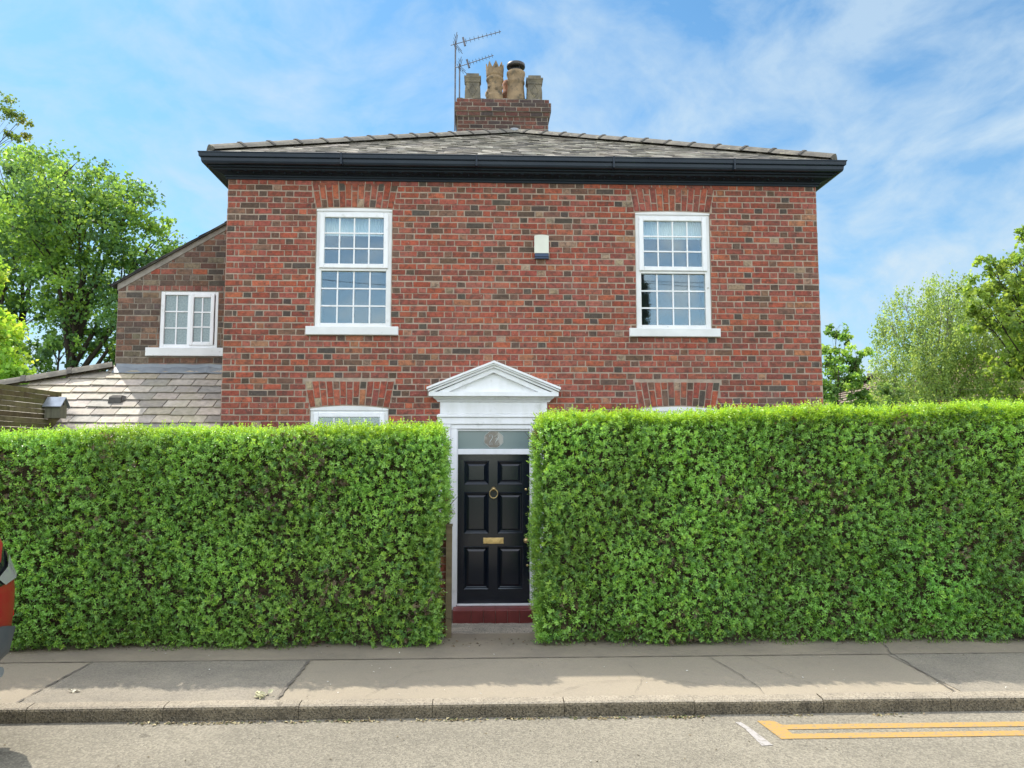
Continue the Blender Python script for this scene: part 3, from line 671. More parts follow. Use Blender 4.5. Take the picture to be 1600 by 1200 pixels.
yagi((-0.50, CY + 0.16), 8.5, 9.72, 0.72, R(16), R(-8), 8, 'short aerial with the lower boom, behind the taller mast', 0.15)

# ---- windows of the front
def sash_window(o4, upper=True, blind=True):
    x0, x1, z0, z1 = o4; b = MB(); W_ = x1 - x0
    y0, yb = 0.012, 0.085
    fw = 0.075
    b.bbox(x0 + .002, x0 + fw, y0, yb, z0 + .002, z1 - 0.03, 0.004); b.bbox(x1 - fw, x1 - .002, y0, yb, z0 + .002, z1 - 0.03, 0.004)
    b.bbox(x0 + fw + .0005, x1 - fw - .0005, y0, yb, z0 + .002, z0 + 0.055, 0.004)
    b.bbox(x0 + fw + .0005, x1 - fw - .0005, y0, yb, z1 - 0.085, z1 - 0.03, 0.004)
    pts = [(x0 + .002, z1 - 0.029)] + [(x1 - .002, z1 - 0.029)] + [(x1 - .002 - (W_ - .004) * t, z1 - 0.005 + (0.018 if upper else 0.036) * (1 - (2 * t - 1) ** 2)) for t in np.linspace(0, 1, 13)]
    b.prism(pts, y0 - 0.014, yb)
    zm = z0 + (z1 - z0) * 0.495
    b.bbox(x0 + fw + .001, x1 - fw - .001, y0 - 0.004, yb, zm - 0.035, zm - 0.002, 0.004)
    win = b.build('window', M['white_old'], house)
    b = MB(); sx0, sx1, sz0, sz1 = x0 + 0.048, x1 - 0.048, zm, z1 - 0.055; sw = 0.065; ys = -0.012
    b.bbox(sx0, sx0 + sw, ys, 0.05, sz0, sz1, 0.008); b.bbox(sx1 - sw, sx1, ys, 0.05, sz0, sz1, 0.008)
    b.bbox(sx0 + sw + .0005, sx1 - sw - .0005, ys, 0.05, sz0, sz0 + 0.062, 0.008); b.bbox(sx0 + sw + .0005, sx1 - sw - .0005, ys, 0.05, sz1 - sw, sz1, 0.008)
    o = b.build('sash', M['white'], None); o.parent = win
    def lights(gx0, gx1, gz0, gz1, yg):
        b = MB(); b.box(gx0, gx1, yg, yg + 0.004, gz0, gz1); o = b.build('pane', M['glass'], None); o.parent = win
        b = MB(); bw = 0.0095
        for k in (1, 2, 3):
            xx = gx0 + (gx1 - gx0) * k / 4; b.box(xx - bw, xx + bw, yg - 0.010, yg - 0.001, gz0, gz1)
        for k in (1, 2):
            zz = gz0 + (gz1 - gz0) * k / 3; b.box(gx0, gx1, yg - 0.0125, yg - 0.0015, zz - bw, zz + bw)
        o = b.build('glazing_bars', M['white'], None); o.parent = win
    lights(sx0 + sw, sx1 - sw, sz0 + 0.062, sz1 - sw, 0.020)
    lights(x0 + fw, x1 - fw, z0 + 0.055, zm - 0.035, 0.045)
    if blind:
        b = MB(); n = 60; bx0, bx1 = x0 + .06, x1 - .06; vs = []
        zt_, zb_ = z1 - 0.06, z1 - 0.34
        for k in range(n + 1):
            xx = bx0 + (bx1 - bx0) * k / n; yy = 0.13 + (0.008 if k % 2 else -0.008); vs += [(xx, yy, zb_), (xx, yy, zt_)]
        b.add(vs, [(2 * k, 2 * k + 2, 2 * k + 3, 2 * k + 1) for k in range(n)])
        o = b.build('blind', M['blind'], None); o.parent = win
    b = MB(); b.box(x0 - .02, x1 + .02, 0.6, 0.62, z0 - .05, z1 + .02); o = b.build('room_dark_panel', M['dark'], None); o.parent = win  # added dark sheet standing in for the unlit room
    b = MB(); e = 0.115
    b.bbox(x0 - e + .01, x1 + e - .01, -0.055, 0.07, z0 - 0.115, z0 + 0.002, 0.008)
    o = b.build('sill', M['white_old'], None); o.parent = win
    return win
win = sash_window(UL); win['label'] = 'white sash window with pleated blind, upper left of the door'
win = sash_window(UR); win['label'] = 'white sash window reflecting wires, upper right of the door'
win = sash_window(LL, False, False); win['label'] = 'arched top white window low behind the left hedge'
win = sash_window(LR, False, False); win['label'] = 'arched top white window low behind the right hedge'

# ---- alarm box
b = MB(); T_ = 4.83; pts = [(0.69, 4.59), (0.885, 4.59), (0.885, T_)] + [(0.885 - 0.195 * t, T_ + 0.016 * (1 - (2 * t - 1) ** 2)) for t in np.linspace(0.1, 0.9, 7)] + [(0.69, T_)]
al = empty('alarm_box', (0.7875, -0.01, 4.52), 'cream burglar alarm box with blue base high on brick wall', 'alarm box')
b.prism(pts, -0.075, -0.008); b.build('cover', M['cream'], al)
b = MB(); b.prism([(0.695, 4.545), (0.885, 4.545), (0.882, 4.589), (0.698, 4.589)], -0.07, -0.008); b.prism([(0.70, 4.52), (0.888, 4.52), (0.885, 4.544), (0.697, 4.544)], -0.055, -0.008)
b.build('base', M['navy'], al)

# ---- door, surround, pediment, step
b = MB()
def px(zA, zB, xa, xb, y0, y1=-0.002, bev=0.006): b.bbox(xa, xb, y0, y1, zA, zB, bev)
px(-0.16, 2.20, -0.60, -0.432, -0.045); px(-0.16, 2.20, 0.712, 0.88, -0.045)      # pilasters
px(-0.16, 2.20, -0.430, -0.345, -0.030); px(-0.16, 2.20, 0.630, 0.710, -0.030)    # inner architrave
px(2.201, 2.262, -0.430, 0.710, -0.030); px(2.201, 2.262, -0.60, -0.432, -0.045); px(2.201, 2.262, 0.712, 0.88, -0.045)
px(2.2625, 2.355, -0.605, 0.885, -0.050); px(2.3555, 2.39, -0.615, 0.895, -0.070); px(2.3905, 2.40, -0.60, 0.88, -0.05)
px(2.4005, 2.56, -0.575, 0.855, -0.045)
fl = 40
for k in range(fl):
    xx = -0.56 + 1.40 * k / fl; b.box(xx, xx + 0.012, -0.049, -0.0455, 2.43, 2.53)
b.build('door_surround', M['white'], house)
b = MB()
pr = [(0.0, 2.5605), (0.055, 2.5605), (0.07, 2.585), (0.10, 2.605), (0.115, 2.63), (0.165, 2.632), (0.165, 2.688), (0.0, 2.688)]
vs = []; xl, xr = -0.555, 0.835
n = len(pr); vs = [(xl - o_, -o_ - 0.001, z) for o_, z in pr] + [(xr + o_, -o_ - 0.001, z) for o_, z in pr]
b.add(vs, [(i, n + i, n + (i + 1) % n, (i + 1) % n) for i in range(n)] + [tuple(range(n)), tuple(range(2 * n - 1, n - 1, -1))])
# raking cornices: nested bars
ax_ = 0.14; az_ = 3.10
def rake(off_out, off_in, y0, z_end, xw, zshift=0):
    for sg in (-1, 1):
        xe = ax_ + sg * xw
        p = [(xe, z_end - off_in), (xe, z_end - off_out), (ax_, az_ - off_out), (ax_, az_ - off_in)]
        b.prism(p, y0, -0.002)
rake(0.0, 0.030, -0.215, 2.747, 0.885); rake(0.0305, 0.052, -0.195, 2.747, 0.868); rake(0.0525, 0.085, -0.165, 2.750, 0.84)
rake(0.0855, 0.15, -0.135, 2.77, 0.76)
b.prism([(ax_ - 0.72, 2.689), (ax_ + 0.72, 2.689), (ax_, 2.965)], -0.075, -0.002)
b.build('pediment', M['white'], house, fix=True)
# door frame + threshold + fanlight
b = MB()
b.bbox(-0.3445, -0.336, -0.012, 0.10, -0.105, 2.1995, 0.002); b.bbox(0.6215, 0.6295, -0.012, 0.10, -0.105, 2.1995, 0.002)
b.bbox(-0.3355, 0.621, -0.006, 0.10, 1.862, 1.935, 0.004); b.bbox(-0.3355, 0.621, 0.0, 0.10, 2.175, 2.199, 0.003); b.bbox(-0.3355, 0.621, -0.02, 0.10, -0.115, -0.092, 0.003)
b.build('door_frame', M['white'], house)
fan = MB(); fan.box(-0.335, 0.6205, 0.022, 0.028, 1.936, 2.174); fan = fan.build('fanlight', M['glass_etched'], house)
b = MB(); cx, cz = 0.142, 2.062; oc = [(cx + 0.137 * math.cos(R(22.5 + 45 * k)), cz + 0.118 * math.sin(R(22.5 + 45 * k))) for k in range(8)]
b.prism(oc, 0.018, 0.0215); o = b.build('octagon', M['glass_reflection'], None); o.parent = fan
b = MB()
for k in range(8): b.tube([(oc[k][0], 0.0165, oc[k][1]), (oc[(k + 1) % 8][0], 0.0165, oc[(k + 1) % 8][1])], 0.0018, 5)
two = [(-0.5, 0.62), (-0.42, 0.85), (-0.15, 1.0), (0.15, 1.0), (0.42, 0.85), (0.5, 0.6), (0.42, 0.32), (0.1, -0.1), (-0.3, -0.6), (-0.5, -1.0), (0.5, -1.0)]
for ox in (-0.038, 0.038):
    for s_ in (1.0, 0.78):
        b.tube([(cx + ox + u * 0.052 * s_, 0.0165, cz + v * 0.062 * s_ + (0.002 if s_ < 1 else 0)) for u, v in two], 0.0016, 5)
o = b.build('house_number', bsdf('etched_line', (0.5, 0.55, 0.55), 0.5)[0], None); o.parent = fan
DX0, DX1, DZ0, DZ1 = -0.3355, 0.6210, -0.0915, 1.8615
b = MB(); YD = 0.030
panels = [(-0.245, 0.065, 1.47, 1.765), (0.205, 0.525, 1.47, 1.765), (-0.235, 0.068, 0.825, 1.35), (0.205, 0.525, 0.825, 1.35), (-0.235, 0.068, 0.10, 0.64), (0.205, 0.525, 0.10, 0.64)]
pxs = sorted({DX0, DX1, 0.05 + .0165, .205, -.24, .525}); 
cols_ = [(DX0, -0.24), (-0.24, 0.067), (0.067, 0.205), (0.205, 0.525), (0.525, DX1)]; rows_ = [(DZ0, 0.10), (0.10, 0.64), (0.64, 0.825), (0.825, 1.35), (1.35, 1.47), (1.47, 1.765), (1.765, DZ1)]
for i, (a, c) in enumerate(cols_):
    for j, (e, f_) in enumerate(rows_):
        if i in (1, 3) and j in (1, 3, 5): b.box(a, c, YD + 0.020, YD + 0.045, e, f_)
        else: b.box(a, c, YD, YD + 0.045, e, f_)
door = b.build('door', M['door'], house)
b = MB()
for i in (1, 3):
    for j in (1, 3, 5):
        (a, c), (e, f_) = cols_[i], rows_[j]
        # moulding frame: ring from the face down, then raised field
        def ring(o_, y): return [(a + o_, y, e + o_), (c - o_, y, e + o_), (c - o_, y, f_ - o_), (a + o_, y, f_ - o_)]
        prs = [ring(-0.012, YD - 0.0005), ring(-0.006, YD - 0.007), ring(0.008, YD - 0.004), ring(0.018, YD + 0.017), ring(0.026, YD + 0.0185), ring(0.055, YD + 0.003), ring(0.060, YD + 0.003)]
        bi = len(b.v); b.v += [v for r_ in prs for v in r_]
        for k in range(len(prs) - 1):
            for q in range(4): b.face((bi + 4 * k + q, bi + 4 * k + (q + 1) % 4, bi + 4 * k + 4 + (q + 1) % 4, bi + 4 * k + 4 + q))
        b.face([bi + 4 * (len(prs) - 1) + q for q in range(4)])
o = b.build('door_panels', M['door'], None); o.parent = door
Rx = Matrix.Rotation(R(90), 3, 'X')
b = MB(); kx, kz = 0.142, 1.405
b.lathe([(0.03, -0.002), (0.032, 0.008), (0.022, 0.018), (0.016, 0.034), (0.006, 0.040)], (kx, YD, kz), 16, ax=Rx)
pts = [(kx + 0.054 * math.cos(a), YD - 0.022 - 0.006 * math.cos(a * 0), kz - 0.062 + 0.058 * math.sin(a)) for a in np.linspace(0, 2 * math.pi, 33)]
b.tube(pts, 0.0065, 8, cap=False); b.lathe([(0.005, 0), (0.012, 0.006), (0.010, 0.014), (0.002, 0.018)], (kx, YD, kz - 0.122), 10, ax=Rx)
o = b.build('door_knocker', M['brass'], None, smooth=True); o.parent = door
b = MB(); b.bbox(0.006, 0.277, YD - 0.010, YD - 0.001, 0.683, 0.762, 0.005); b.bbox(0.045, 0.238, YD - 0.016, YD - 0.0105, 0.703, 0.742, 0.004)
for xx in (0.02, 0.262): b.lathe([(0.006, -0.001), (0.005, 0.003)], (xx, YD - 0.010, 0.7225), 8, ax=Rx)
o = b.build('letter_plate', M['brass'], None); o.parent = door
for (kx, kz, r_, nm) in ((0.574, 1.396, 0.018, 'night_latch'), (0.574, 0.723, 0.032, 'door_knob'), (0.590, 0.400, 0.015, 'keyhole_cover')):
    b = MB(); b.lathe([(r_ * 1.1, -0.001), (r_ * 1.1, 0.006), (r_ * 0.5, 0.010), (r_ * 0.45, 0.022), (r_, 0.034), (r_ * 0.95, 0.048), (r_ * 0.5, 0.056), (0.001, 0.058)] if r_ > 0.02 else [(r_, -0.001), (r_, 0.006), (r_ * 0.7, 0.011), (0.001, 0.013)], (kx, YD, kz), 18, ax=Rx)
    o = b.build(nm, M['brass'], None, smooth=True); o.parent = door
# tiled step: grout core + individual tiles
b = MB(); sx0, sx1 = -0.352, 0.692
b.box(sx0 - 0.03, sx1 + 0.03, -0.270, -0.013, -0.42, -0.130, 1)
edges = [sx0 - .028] + [-0.352 + 0.206 + 0.1515 * k for k in range(0, 6)] ; edges = [-0.38, -0.145, 0.012, 0.165, 0.318, 0.47, 0.72]
for k in range(6):
    b.bbox(edges[k] + 0.003, edges[k + 1] - 0.003, -0.283, -0.2705, -0.285, -0.118, 0.005)
    b.box(edges[k] + 0.003, edges[k + 1] - 0.003, -0.270, -0.015, -0.1295, -0.118)
b.build('doorstep', [M['red_tile'], M['grout']], house)

# ---- side extension with verge roof
EYW = 1.5; bX0 = -5.585
B = MB(); Te = lambda u, o, z: (u, EYW - o, z)
vz = lambda x: 4.47 + (x - bX0) * 0.587
def lim(z):
    lo = bX0 if z < 4.42 else bX0 + (z + 0.09 - 4.47) / 0.587
    return (lo, WX0)
ew = (-4.94, -4.07, 3.47, 4.35)
def ecut(z):
    if ew[2] - 0.002 < z < ew[3]: return [(ew[0], ew[1])]
    if 4.36 < z < 4.44: return [(bX0 + .12, WX0)]
    return []
brick_rows(B, bX0, WX0, -0.42, 5.7, Te, ecut, lim, bond='stretcher', style='brown', rh=0.0915, st=0.245, hd=0.12)
for k in range(18):                                     # red soldier course
    xa = bX0 + 0.14 + k * 0.111
    if xa + 0.11 < WX0: B.col = jit(random.choice([(.26, .10, .075), (.22, .085, .065), (.28, .12, .09)])); qbrick(B, [(xa + .004, 4.358), (xa + .107, 4.358), (xa + .107, 4.438), (xa + .004, 4.438)], Te, 0.005)
Tel = lambda u, o, z: (bX0 - o, 7.0 - u, z)
brick_rows(B, 0, 5.5, -0.42, 4.42, Tel, bond='stretcher', style='brown', rh=0.0915, st=0.245, hd=0.12)
B.build('extension_wall', M['brick'], house)
b = MB()
b.prism([(bX0, -0.42), (ew[0], -0.42), (ew[0], vz(ew[0]) - .02), (bX0, vz(bX0) - .02)], EYW, EYW + .25); b.prism([(ew[1], -0.42), (WX0, -0.42), (WX0, vz(WX0) - .02), (ew[1], vz(ew[1]) - .02)], EYW, EYW + .25)
b.prism([(ew[0], -.42), (ew[1], -.42), (ew[1], ew[2]), (ew[0], ew[2])], EYW, EYW + .25); b.prism([(ew[0], ew[3]), (ew[1], ew[3]), (ew[1], vz(ew[1]) - .02), (ew[0], vz(ew[0]) - .02)], EYW, EYW + .25)
b.box(bX0, bX0 + .25, EYW + .2501, 7.0, -.42, 4.42); b.box(bX0 + .2501, WX0, 6.75, 7.0, -.42, 4.42)
b.prism([(bX0 - .01, vz(bX0) - 0.115), (WX0 - .015, vz(WX0) - 0.095), (WX0 - .015, vz(WX0) - 0.005), (bX0 - .01, vz(bX0) - 0.015)], EYW - 0.012, EYW + .02, 1)
b.build('extension_core', [M['mortar_dark'], M['cement']], house)
b = MB(); b.col = (.05, .05, .052)
vx0 = bX0 - 0.09; b.prism([(vx0, vz(vx0) - .01), (WX0 - .01, vz(WX0 - .01) - .01), (WX0 - .01, vz(WX0) + 0.02), (vx0, vz(vx0) + 0.02)], EYW - 0.05, 7.1)
slates(b, (vx0 - .03, 7.1, vz(vx0) - 0.005), (0, -1, 0), (1, 0, 0.587), 8.63 - 3.0 + .05, 2.45, lambda s: (0, 5.66), 0.3, 0.22, [(.075, .075, .078), (.06, .06, .065)], th=0.008)
b.build('extension_roof', M['slate_dark'], house)
# extension casement window
b = MB(); x0, x1, z0, z1 = ew; yw = EYW + 0.005
b.bbox(x0 + .002, x0 + .06, yw, yw + .06, z0 + .002, z1 - .002, .004); b.bbox(x1 - .045, x1 - .002, yw, yw + .06, z0 + .002, z1 - .002, .004)
b.bbox(x0 + .0605, x1 - .0455, yw, yw + .06, z0 + .002, z0 + .06, .004); b.bbox(x0 + .0605, x1 - .0455, yw, yw + .06, z1 - .055, z1 - .002, .004)
mx = x0 + 0.435; b.bbox(mx - .025, mx + .03, yw, yw + .06, z0 + .0605, z1 - .0555, .004)
win = b.build('window', M['white'], house); win['label'] = 'small white casement with frosted panes on the side extension'
b = MB(); cx0, cx1, cz0, cz1 = mx + .015, x1 - .055, z0 + .045, z1 - .04; s_ = 0.055
b.bbox(cx0, cx0 + s_, yw - .022, yw - .001, cz0, cz1, .007); b.bbox(cx1 - s_, cx1, yw - .022, yw - .001, cz0, cz1, .007); b.bbox(cx0 + s_ + .0005, cx1 - s_ - .0005, yw - .022, yw - .001, cz0, cz0 + s_, .007); b.bbox(cx0 + s_ + .0005, cx1 - s_ - .0005, yw - .022, yw - .001, cz1 - s_, cz1, .007)
o = b.build('sash', M['white'], None); o.parent = win
for gx0, gx1, gz0, gz1, yg in ((x0 + .06, mx - .025, z0 + .06, z1 - .055, yw + .03), (cx0 + s_, cx1 - s_, cz0 + s_, cz1 - s_, yw + .004)):
    b = MB(); b.box(gx0, gx1, yg, yg + .004, gz0, gz1); o = b.build('pane', M['glass_frosted'], None); o.parent = win
    b = MB(); xx = (gx0 + gx1) / 2; b.box(xx - .01, xx + .01, yg - .01, yg - .001, gz0, gz1)
    for k in (1, 2): zz = gz0 + (gz1 - gz0) * k / 3; b.box(gx0, gx1, yg - .0125, yg - .0015, zz - .01, zz + .01)
    o = b.build('glazing_bars', M['white'], None); o.parent = win
b = MB(); b.bbox(-5.115, -3.95, EYW - .07, EYW + .02, 3.345, 3.471, .006); o = b.build('sill', M['white_old'], None); o.parent = win

# ---- lean-to roof in front of the extension
SLL = [(.40, .35, .29), (.45, .39, .32), (.35, .31, .26), (.42, .36, .27), (.30, .275, .235)]
b = MB(); b.col = (.12, .11, .09)
PV = 0.708; ztop = 3.15; ey = 0.10; ezv = ztop - PV * (EYW - ey)
b.add([(-8.2, ey, ezv - .02), (WX0 - .01, ey, ezv - .02), (WX0 - .01, EYW - .005, ztop - .02), (-5.56, EYW - .005, ztop - .02), (-8.2, 0.62, ztop - PV * (EYW - .62) - .02)], [(0, 1, 2, 3, 4)])
b.add([(-8.2, 0.62, ztop - PV * (EYW - .62) - .02), (-5.56, EYW - .005, ztop - .02), (-5.6, 3.5, 1.6), (-8.2, 3.5, 1.6)], [(0, 1, 2, 3)])
sl2 = math.hypot(EYW - ey, PV * (EYW - ey))
def li(s):
    y = ey + (EYW - ey) * s / sl2
    xh = -5.56 if y >= EYW else -5.56 - (EYW - y) * 3.0
    return (max(0, xh + 8.2), 8.2 + WX0 - 0.012)
slates(b, (-8.2, ey, ezv), (1, 0, 0), (0, 1, PV), 8.2 + WX0 - 0.012, sl2 - 0.1, li, 0.355, 0.198, SLL, th=0.014, gap=0.013)
b.build('lean_to_roof', M['slate'], house)
b = MB(); b.box(-6.9, WX0 - .01, ey + .12, ey + .36, -0.42, ezv - 0.10); b.build('lean_to_wall', M['mortar_dark'], house)
b = MB(); b.prism([(-8.2, ezv - 0.16), (WX0 - .01, ezv - 0.16), (WX0 - .01, ezv - 0.035), (-8.2, ezv - 0.035)], ey - 0.02, ey + 0.02); b.tube([(-8.2, ey - .07, ezv - .06), (WX0 - .01, ey - .07, ezv - .06)], 0.05, 10)
b.build('lean_to_gutter', M['gutter'], house)
ridge_line('ridge_tiles', (-5.60 - 0.0, EYW - 0.02, ztop + 0.05), (-8.2, 0.62, ztop - PV * .88 + 0.05), L=0.60, hw=0.125, hh=0.095, parent=house, collar_w=0.05)
b = MB()
n = 24; vs = []
for k in range(n + 1):
    x = -5.56 + (WX0 + 5.56 - .012) * k / n; wv = 0.012 * math.sin(k * 1.3) + (0.012 if k % 8 == 0 else 0)
    vs += [(x, EYW - 0.012, 3.225 + wv * 0.3), (x, EYW - 0.03, 3.17 + wv), (x, EYW - 0.16, ztop - PV * 0.16 + 0.035 + wv * .5)]
b.add(vs, [(3 * k, 3 * k + 3, 3 * k + 4, 3 * k + 1) for k in range(n)] + [(3 * k + 1, 3 * k + 4, 3 * k + 5, 3 * k + 2) for k in range(n)])
b.build('lead_flashing', M['lead'], house)
b = MB(); vy = 0.72; vz_ = ztop - PV * (EYW - vy)
b.add([(-5.26, vy - .07, vz_ - .02), (-5.08, vy - .07, vz_ - .02), (-5.05, vy + .05, vz_ + .08), (-5.30, vy + .05, vz_ + .08), (-5.25, vy - .05, vz_ + .06), (-5.09, vy - .05, vz_ + .06), (-5.11, vy + .03, vz_ + .10), (-5.24, vy + .03, vz_ + .10)],
      [(0, 1, 5, 4), (1, 2, 6, 5), (2, 3, 7, 6), (3, 0, 4, 7), (4, 5, 6, 7)])
b.build('roof_vent', M['ridge_dark'], house)

# ------------------------------------------------------------------ side fence and bird box
fx = -5.74
fe = empty('slatted_fence', (fx, -1.0, -0.42), 'weathered green brown fence of narrow horizontal slats beside the lean-to', 'fence')
B = MB(); rf = random.Random(8)
pitch = 0.0625
for k in range(30):
    zt_ = 2.70 - k * pitch; y = -2.6
    while y < 0.33:
        L_ = min(rf.uniform(1.2, 1.9), 0.34 - y)
        kk = rf.uniform(0.75, 1.2); B.col = tuple(c * kk for c in rf.choice([(.17, .15, .06), (.15, .13, .055), (.12, .09, .045), (.19, .16, .08)]))
        g = rf.uniform(0.003, 0.008); B.box(fx - .01 + rf.uniform(-.002, .002), fx + .012, y, y + L_ - .004, zt_ - pitch + g, zt_)
        y += L_
B.build('slats', M['fence'], fe)
for y in (-2.55, -1.1, 0.27):
    b = MB(); b.box(fx - .09, fx - .012, y - .04, y + .04, -0.42, 2.68); b.build('fence_post', M['timber'], fe)
bh = empty('bird_box', (-5.62, -0.05, 2.32), 'small wooden bird box with grey pitched roof fixed to the fence end', 'bird box')
b = MB(); bx, by = -5.60, -0.02; hw, hd_ = 0.095, 0.085
b.box(bx - hw, bx + hw, by - hd_, by + hd_, 2.335, 2.50)
b.add([(bx + hw, by - hd_, 2.50), (bx + hw, by + hd_, 2.50), (bx + hw, by, 2.60), (bx - hw, by - hd_, 2.50), (bx - hw, by + hd_, 2.50), (bx - hw, by, 2.60)], [(0, 1, 2), (3, 5, 4), (0, 2, 5, 3), (1, 4, 5, 2)])
b.build('box_body', M['birdwood'], bh)
b = MB()
for sg in (-1, 1):
    b.add([(bx - hw - .02, by, 2.615), (bx + hw + .03, by, 2.615), (bx + hw + .03, by + sg * .12, 2.485), (bx - hw - .02, by + sg * .12, 2.485), (bx - hw - .02, by, 2.605), (bx + hw + .03, by, 2.605), (bx + hw + .03, by + sg * .115, 2.475), (bx - hw - .02, by + sg * .115, 2.475)],
          [(0, 1, 2, 3), (4, 7, 6, 5), (0, 4, 5, 1), (1, 5, 6, 2), (2, 6, 7, 3), (3, 7, 4, 0)])
b.build('box_roof', M['zinc'], bh)
b = MB(); b.lathe([(0.018, 0), (0.018, 0.002)], (bx + hw, by, 2.52), 12, ax=Matrix.Rotation(R(90), 3, 'Y')); b.build('entrance_hole', M['dark'], bh)

# gate pier scraps between path and left hedge
gp = empty('gate_post', (-0.36, -2.2, -0.1), 'narrow weathered timber gate post at the end of the left hedge', 'gate post')
b = MB(); b.box(-0.378, -0.318, -2.24, -2.17, -0.1, 1.13); b.build('post', M['timber'], gp)
b = MB(); b.box(-0.383, -0.313, -2.245, -2.165, 1.131, 1.15); b.build('post_cap', M['timber'], gp)
gw = MB(); core = MB()
core.box(-0.445, -0.345, -2.15, -1.80, -0.42, 1.05)
brick_rows(gw, 0, 0.35, -0.42, 1.05, lambda u, o, z: (-0.345 + o, -2.15 + u, z)); brick_rows(gw, 0, 0.10, -0.42, 1.05, lambda u, o, z: (-0.445 + u, -2.15 - o, z), bond='stretcher')
lw = empty('brick_pier', (-0.40, -2.0, -0.42), 'narrow brick gate pier behind the timber post beside the path', 'pier')
gw.build('brickwork', M['brick'], lw); core.build('wall_core', M['mortar'], lw)
st = MB(); st.bbox(-0.53, -0.455, -2.36, -2.26, -0.02, 0.28, 0.01); o = st.build('concrete_stub', M['concrete']); tag(o, 'short pale concrete stub standing at foot of left hedge', 'stub')

# ------------------------------------------------------------------ hedges
def hedge(root, xa, xb, ztop, yf, yb, endx, dens, seed, slope):
    g = np.random.default_rng(seed)
    # sample sprig roots on front, top, end
    def samp(n, kind):
        u = g.random(n); v = g.random(n)
        if kind == 'front': return np.stack([xa + (xb - xa) * u, np.full(n, yf), 0.02 + v * ztop], 1), np.tile([0, -1, 0.25], (n, 1))
        if kind == 'top': return np.stack([xa + (xb - xa) * u, yf + (yb - yf) * v, np.full(n, ztop)], 1), np.tile([0, -0.1, 1], (n, 1))
        if kind == 'end': return np.stack([np.full(n, endx), yf + (yb - yf) * u, 0.02 + v * ztop], 1), np.tile([1 if endx == xb else -1, 0, 0.2], (n, 1))
        if kind == 'back': return np.stack([xa + (xb - xa) * u, np.full(n, yb), v * ztop], 1), np.tile([0, 1, 0.25], (n, 1))
    LN = xb - xa
    P_, N_ = [], []
    for kind, area, d in (('front', LN * ztop, dens), ('top', LN * (yb - yf), dens * 1.15), ('end', (yb - yf) * ztop, dens), ('back', LN * ztop, dens * 0.25)):
        p, nn = samp(int(area * d), kind); P_.append(p); N_.append(nn)
    P = np.concatenate(P_); Nn = np.concatenate(N_).astype(float)
    isf = Nn[:, 1] < -0.5
    # top edge rounding + gentle wobble of the clipped surface, ragged base
    zt = ztop + slope * (P[:, 0] - endx) + (vnoise(P * [1, 0.3, 0], 1.3, seed) - 0.5) * 0.07 + (vnoise(P * [1, 1, 0], 5, seed) - 0.5) * 0.06
    P[:, 2] = P[:, 2] * zt / ztop
    lowz = 1 + 0.9 * np.clip((0.9 - P[:, 2]) / 0.9, 0, 1)
    bulge = (vnoise(P, 1.1, seed + 1) - 0.5) * 0.16 + ((vnoise(P, 3.5, seed + 2) - 0.5) * 0.10 + (vnoise(P, 8, seed + 3) - 0.5) * 0.055) * lowz
    edge = np.clip((P[:, 2] - (ztop - 0.16)) / 0.16, 0, 1); low = np.clip((0.25 - P[:, 2]) / 0.25, 0, 1)
    P[:, 1] += np.where(isf, -bulge + 0.09 * edge ** 2 + 0.10 * low + g.normal(0, 0.022, len(P)), 0)
    ise = np.abs(Nn[:, 0]) > 0.5
    sgn = 1 if endx == xb else -1
    cornr = np.clip((P[:, 1] - (yb - 0.0)) / 0.3, 0, 1)
    P[:, 0] += np.where(ise, sgn * (bulge * 0.7 - 0.06 * edge ** 2 + g.normal(0, 0.02, len(P))), 0)
    P[:, 0] -= np.where(ise, sgn * 0.09 * np.clip((1.25 - P[:, 2]) / 0.3, 0, 1), 0) * (sgn > 0)
    P[:, 2] += np.where(Nn[:, 2] > 0.5, g.normal(0, 0.022, len(P)) + bulge * 0.2, 0)
    # thin patches where bare twigs show
    thin = vnoise(P, 2.3, seed + 7) * 0.55 + vnoise(P, 6, seed + 8) * 0.45
    keep = (thin > 0.275 + 0.05 * np.clip((0.8 - P[:, 2]) / 0.8, 0, 1)) | (g.random(len(P)) < 0.22) | (Nn[:, 2] > 0.5)
    P, Nn = P[keep], Nn[keep]
    n = len(P); K = 9
    # shoots: direction = outward + up + random; leaves in opposite pairs along the shoot
    sd_ = Nn * 0.8 + g.normal(0, 0.55, (n, 3)) + np.array([0, 0, 0.30]); sd_ /= np.linalg.norm(sd_, axis=1, keepdims=True)
    slen = g.uniform(0.035, 0.085, n) * np.where(Nn[:, 2] > 0.5, g.uniform(0.9, 1.5, n), 1)
    a = g.normal(0, 1, (n, 3)); a = np.cross(sd_, a); a /= np.linalg.norm(a, axis=1, keepdims=True); b2 = np.cross(sd_, a)
    pos, dr, nr, L, W, C = [], [], [], [], [], []
    base = np.array([.225, .415, .095]); fresh_lit = np.array([.38, .56, .05]); old = np.array([.110, .235, .065]); brown = np.array([.15, .115, .075]); olive = np.array([.12, .16, .045])
    tone = vnoise(P, 1.6, seed + 4)[:, None]; shoot_c = base * (0.68 + 0.8 * tone) * (1 + np.array([.25, .0, -.1]) * (vnoise(P, 0.8, seed + 20)[:, None] - .5))
    fr = g.random((n, 1)); shoot_c = np.where(fr < 0.16, shoot_c * 0.6 + fresh_lit * 0.4, shoot_c); shoot_c = np.where(fr > 0.86, old, shoot_c)
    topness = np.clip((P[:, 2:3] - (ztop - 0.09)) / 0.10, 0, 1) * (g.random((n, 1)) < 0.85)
    shoot_c = shoot_c * (1 - 0.75 * topness) + fresh_lit * 0.75 * topness  # top band: young growth with sunlight painted into the leaf colour
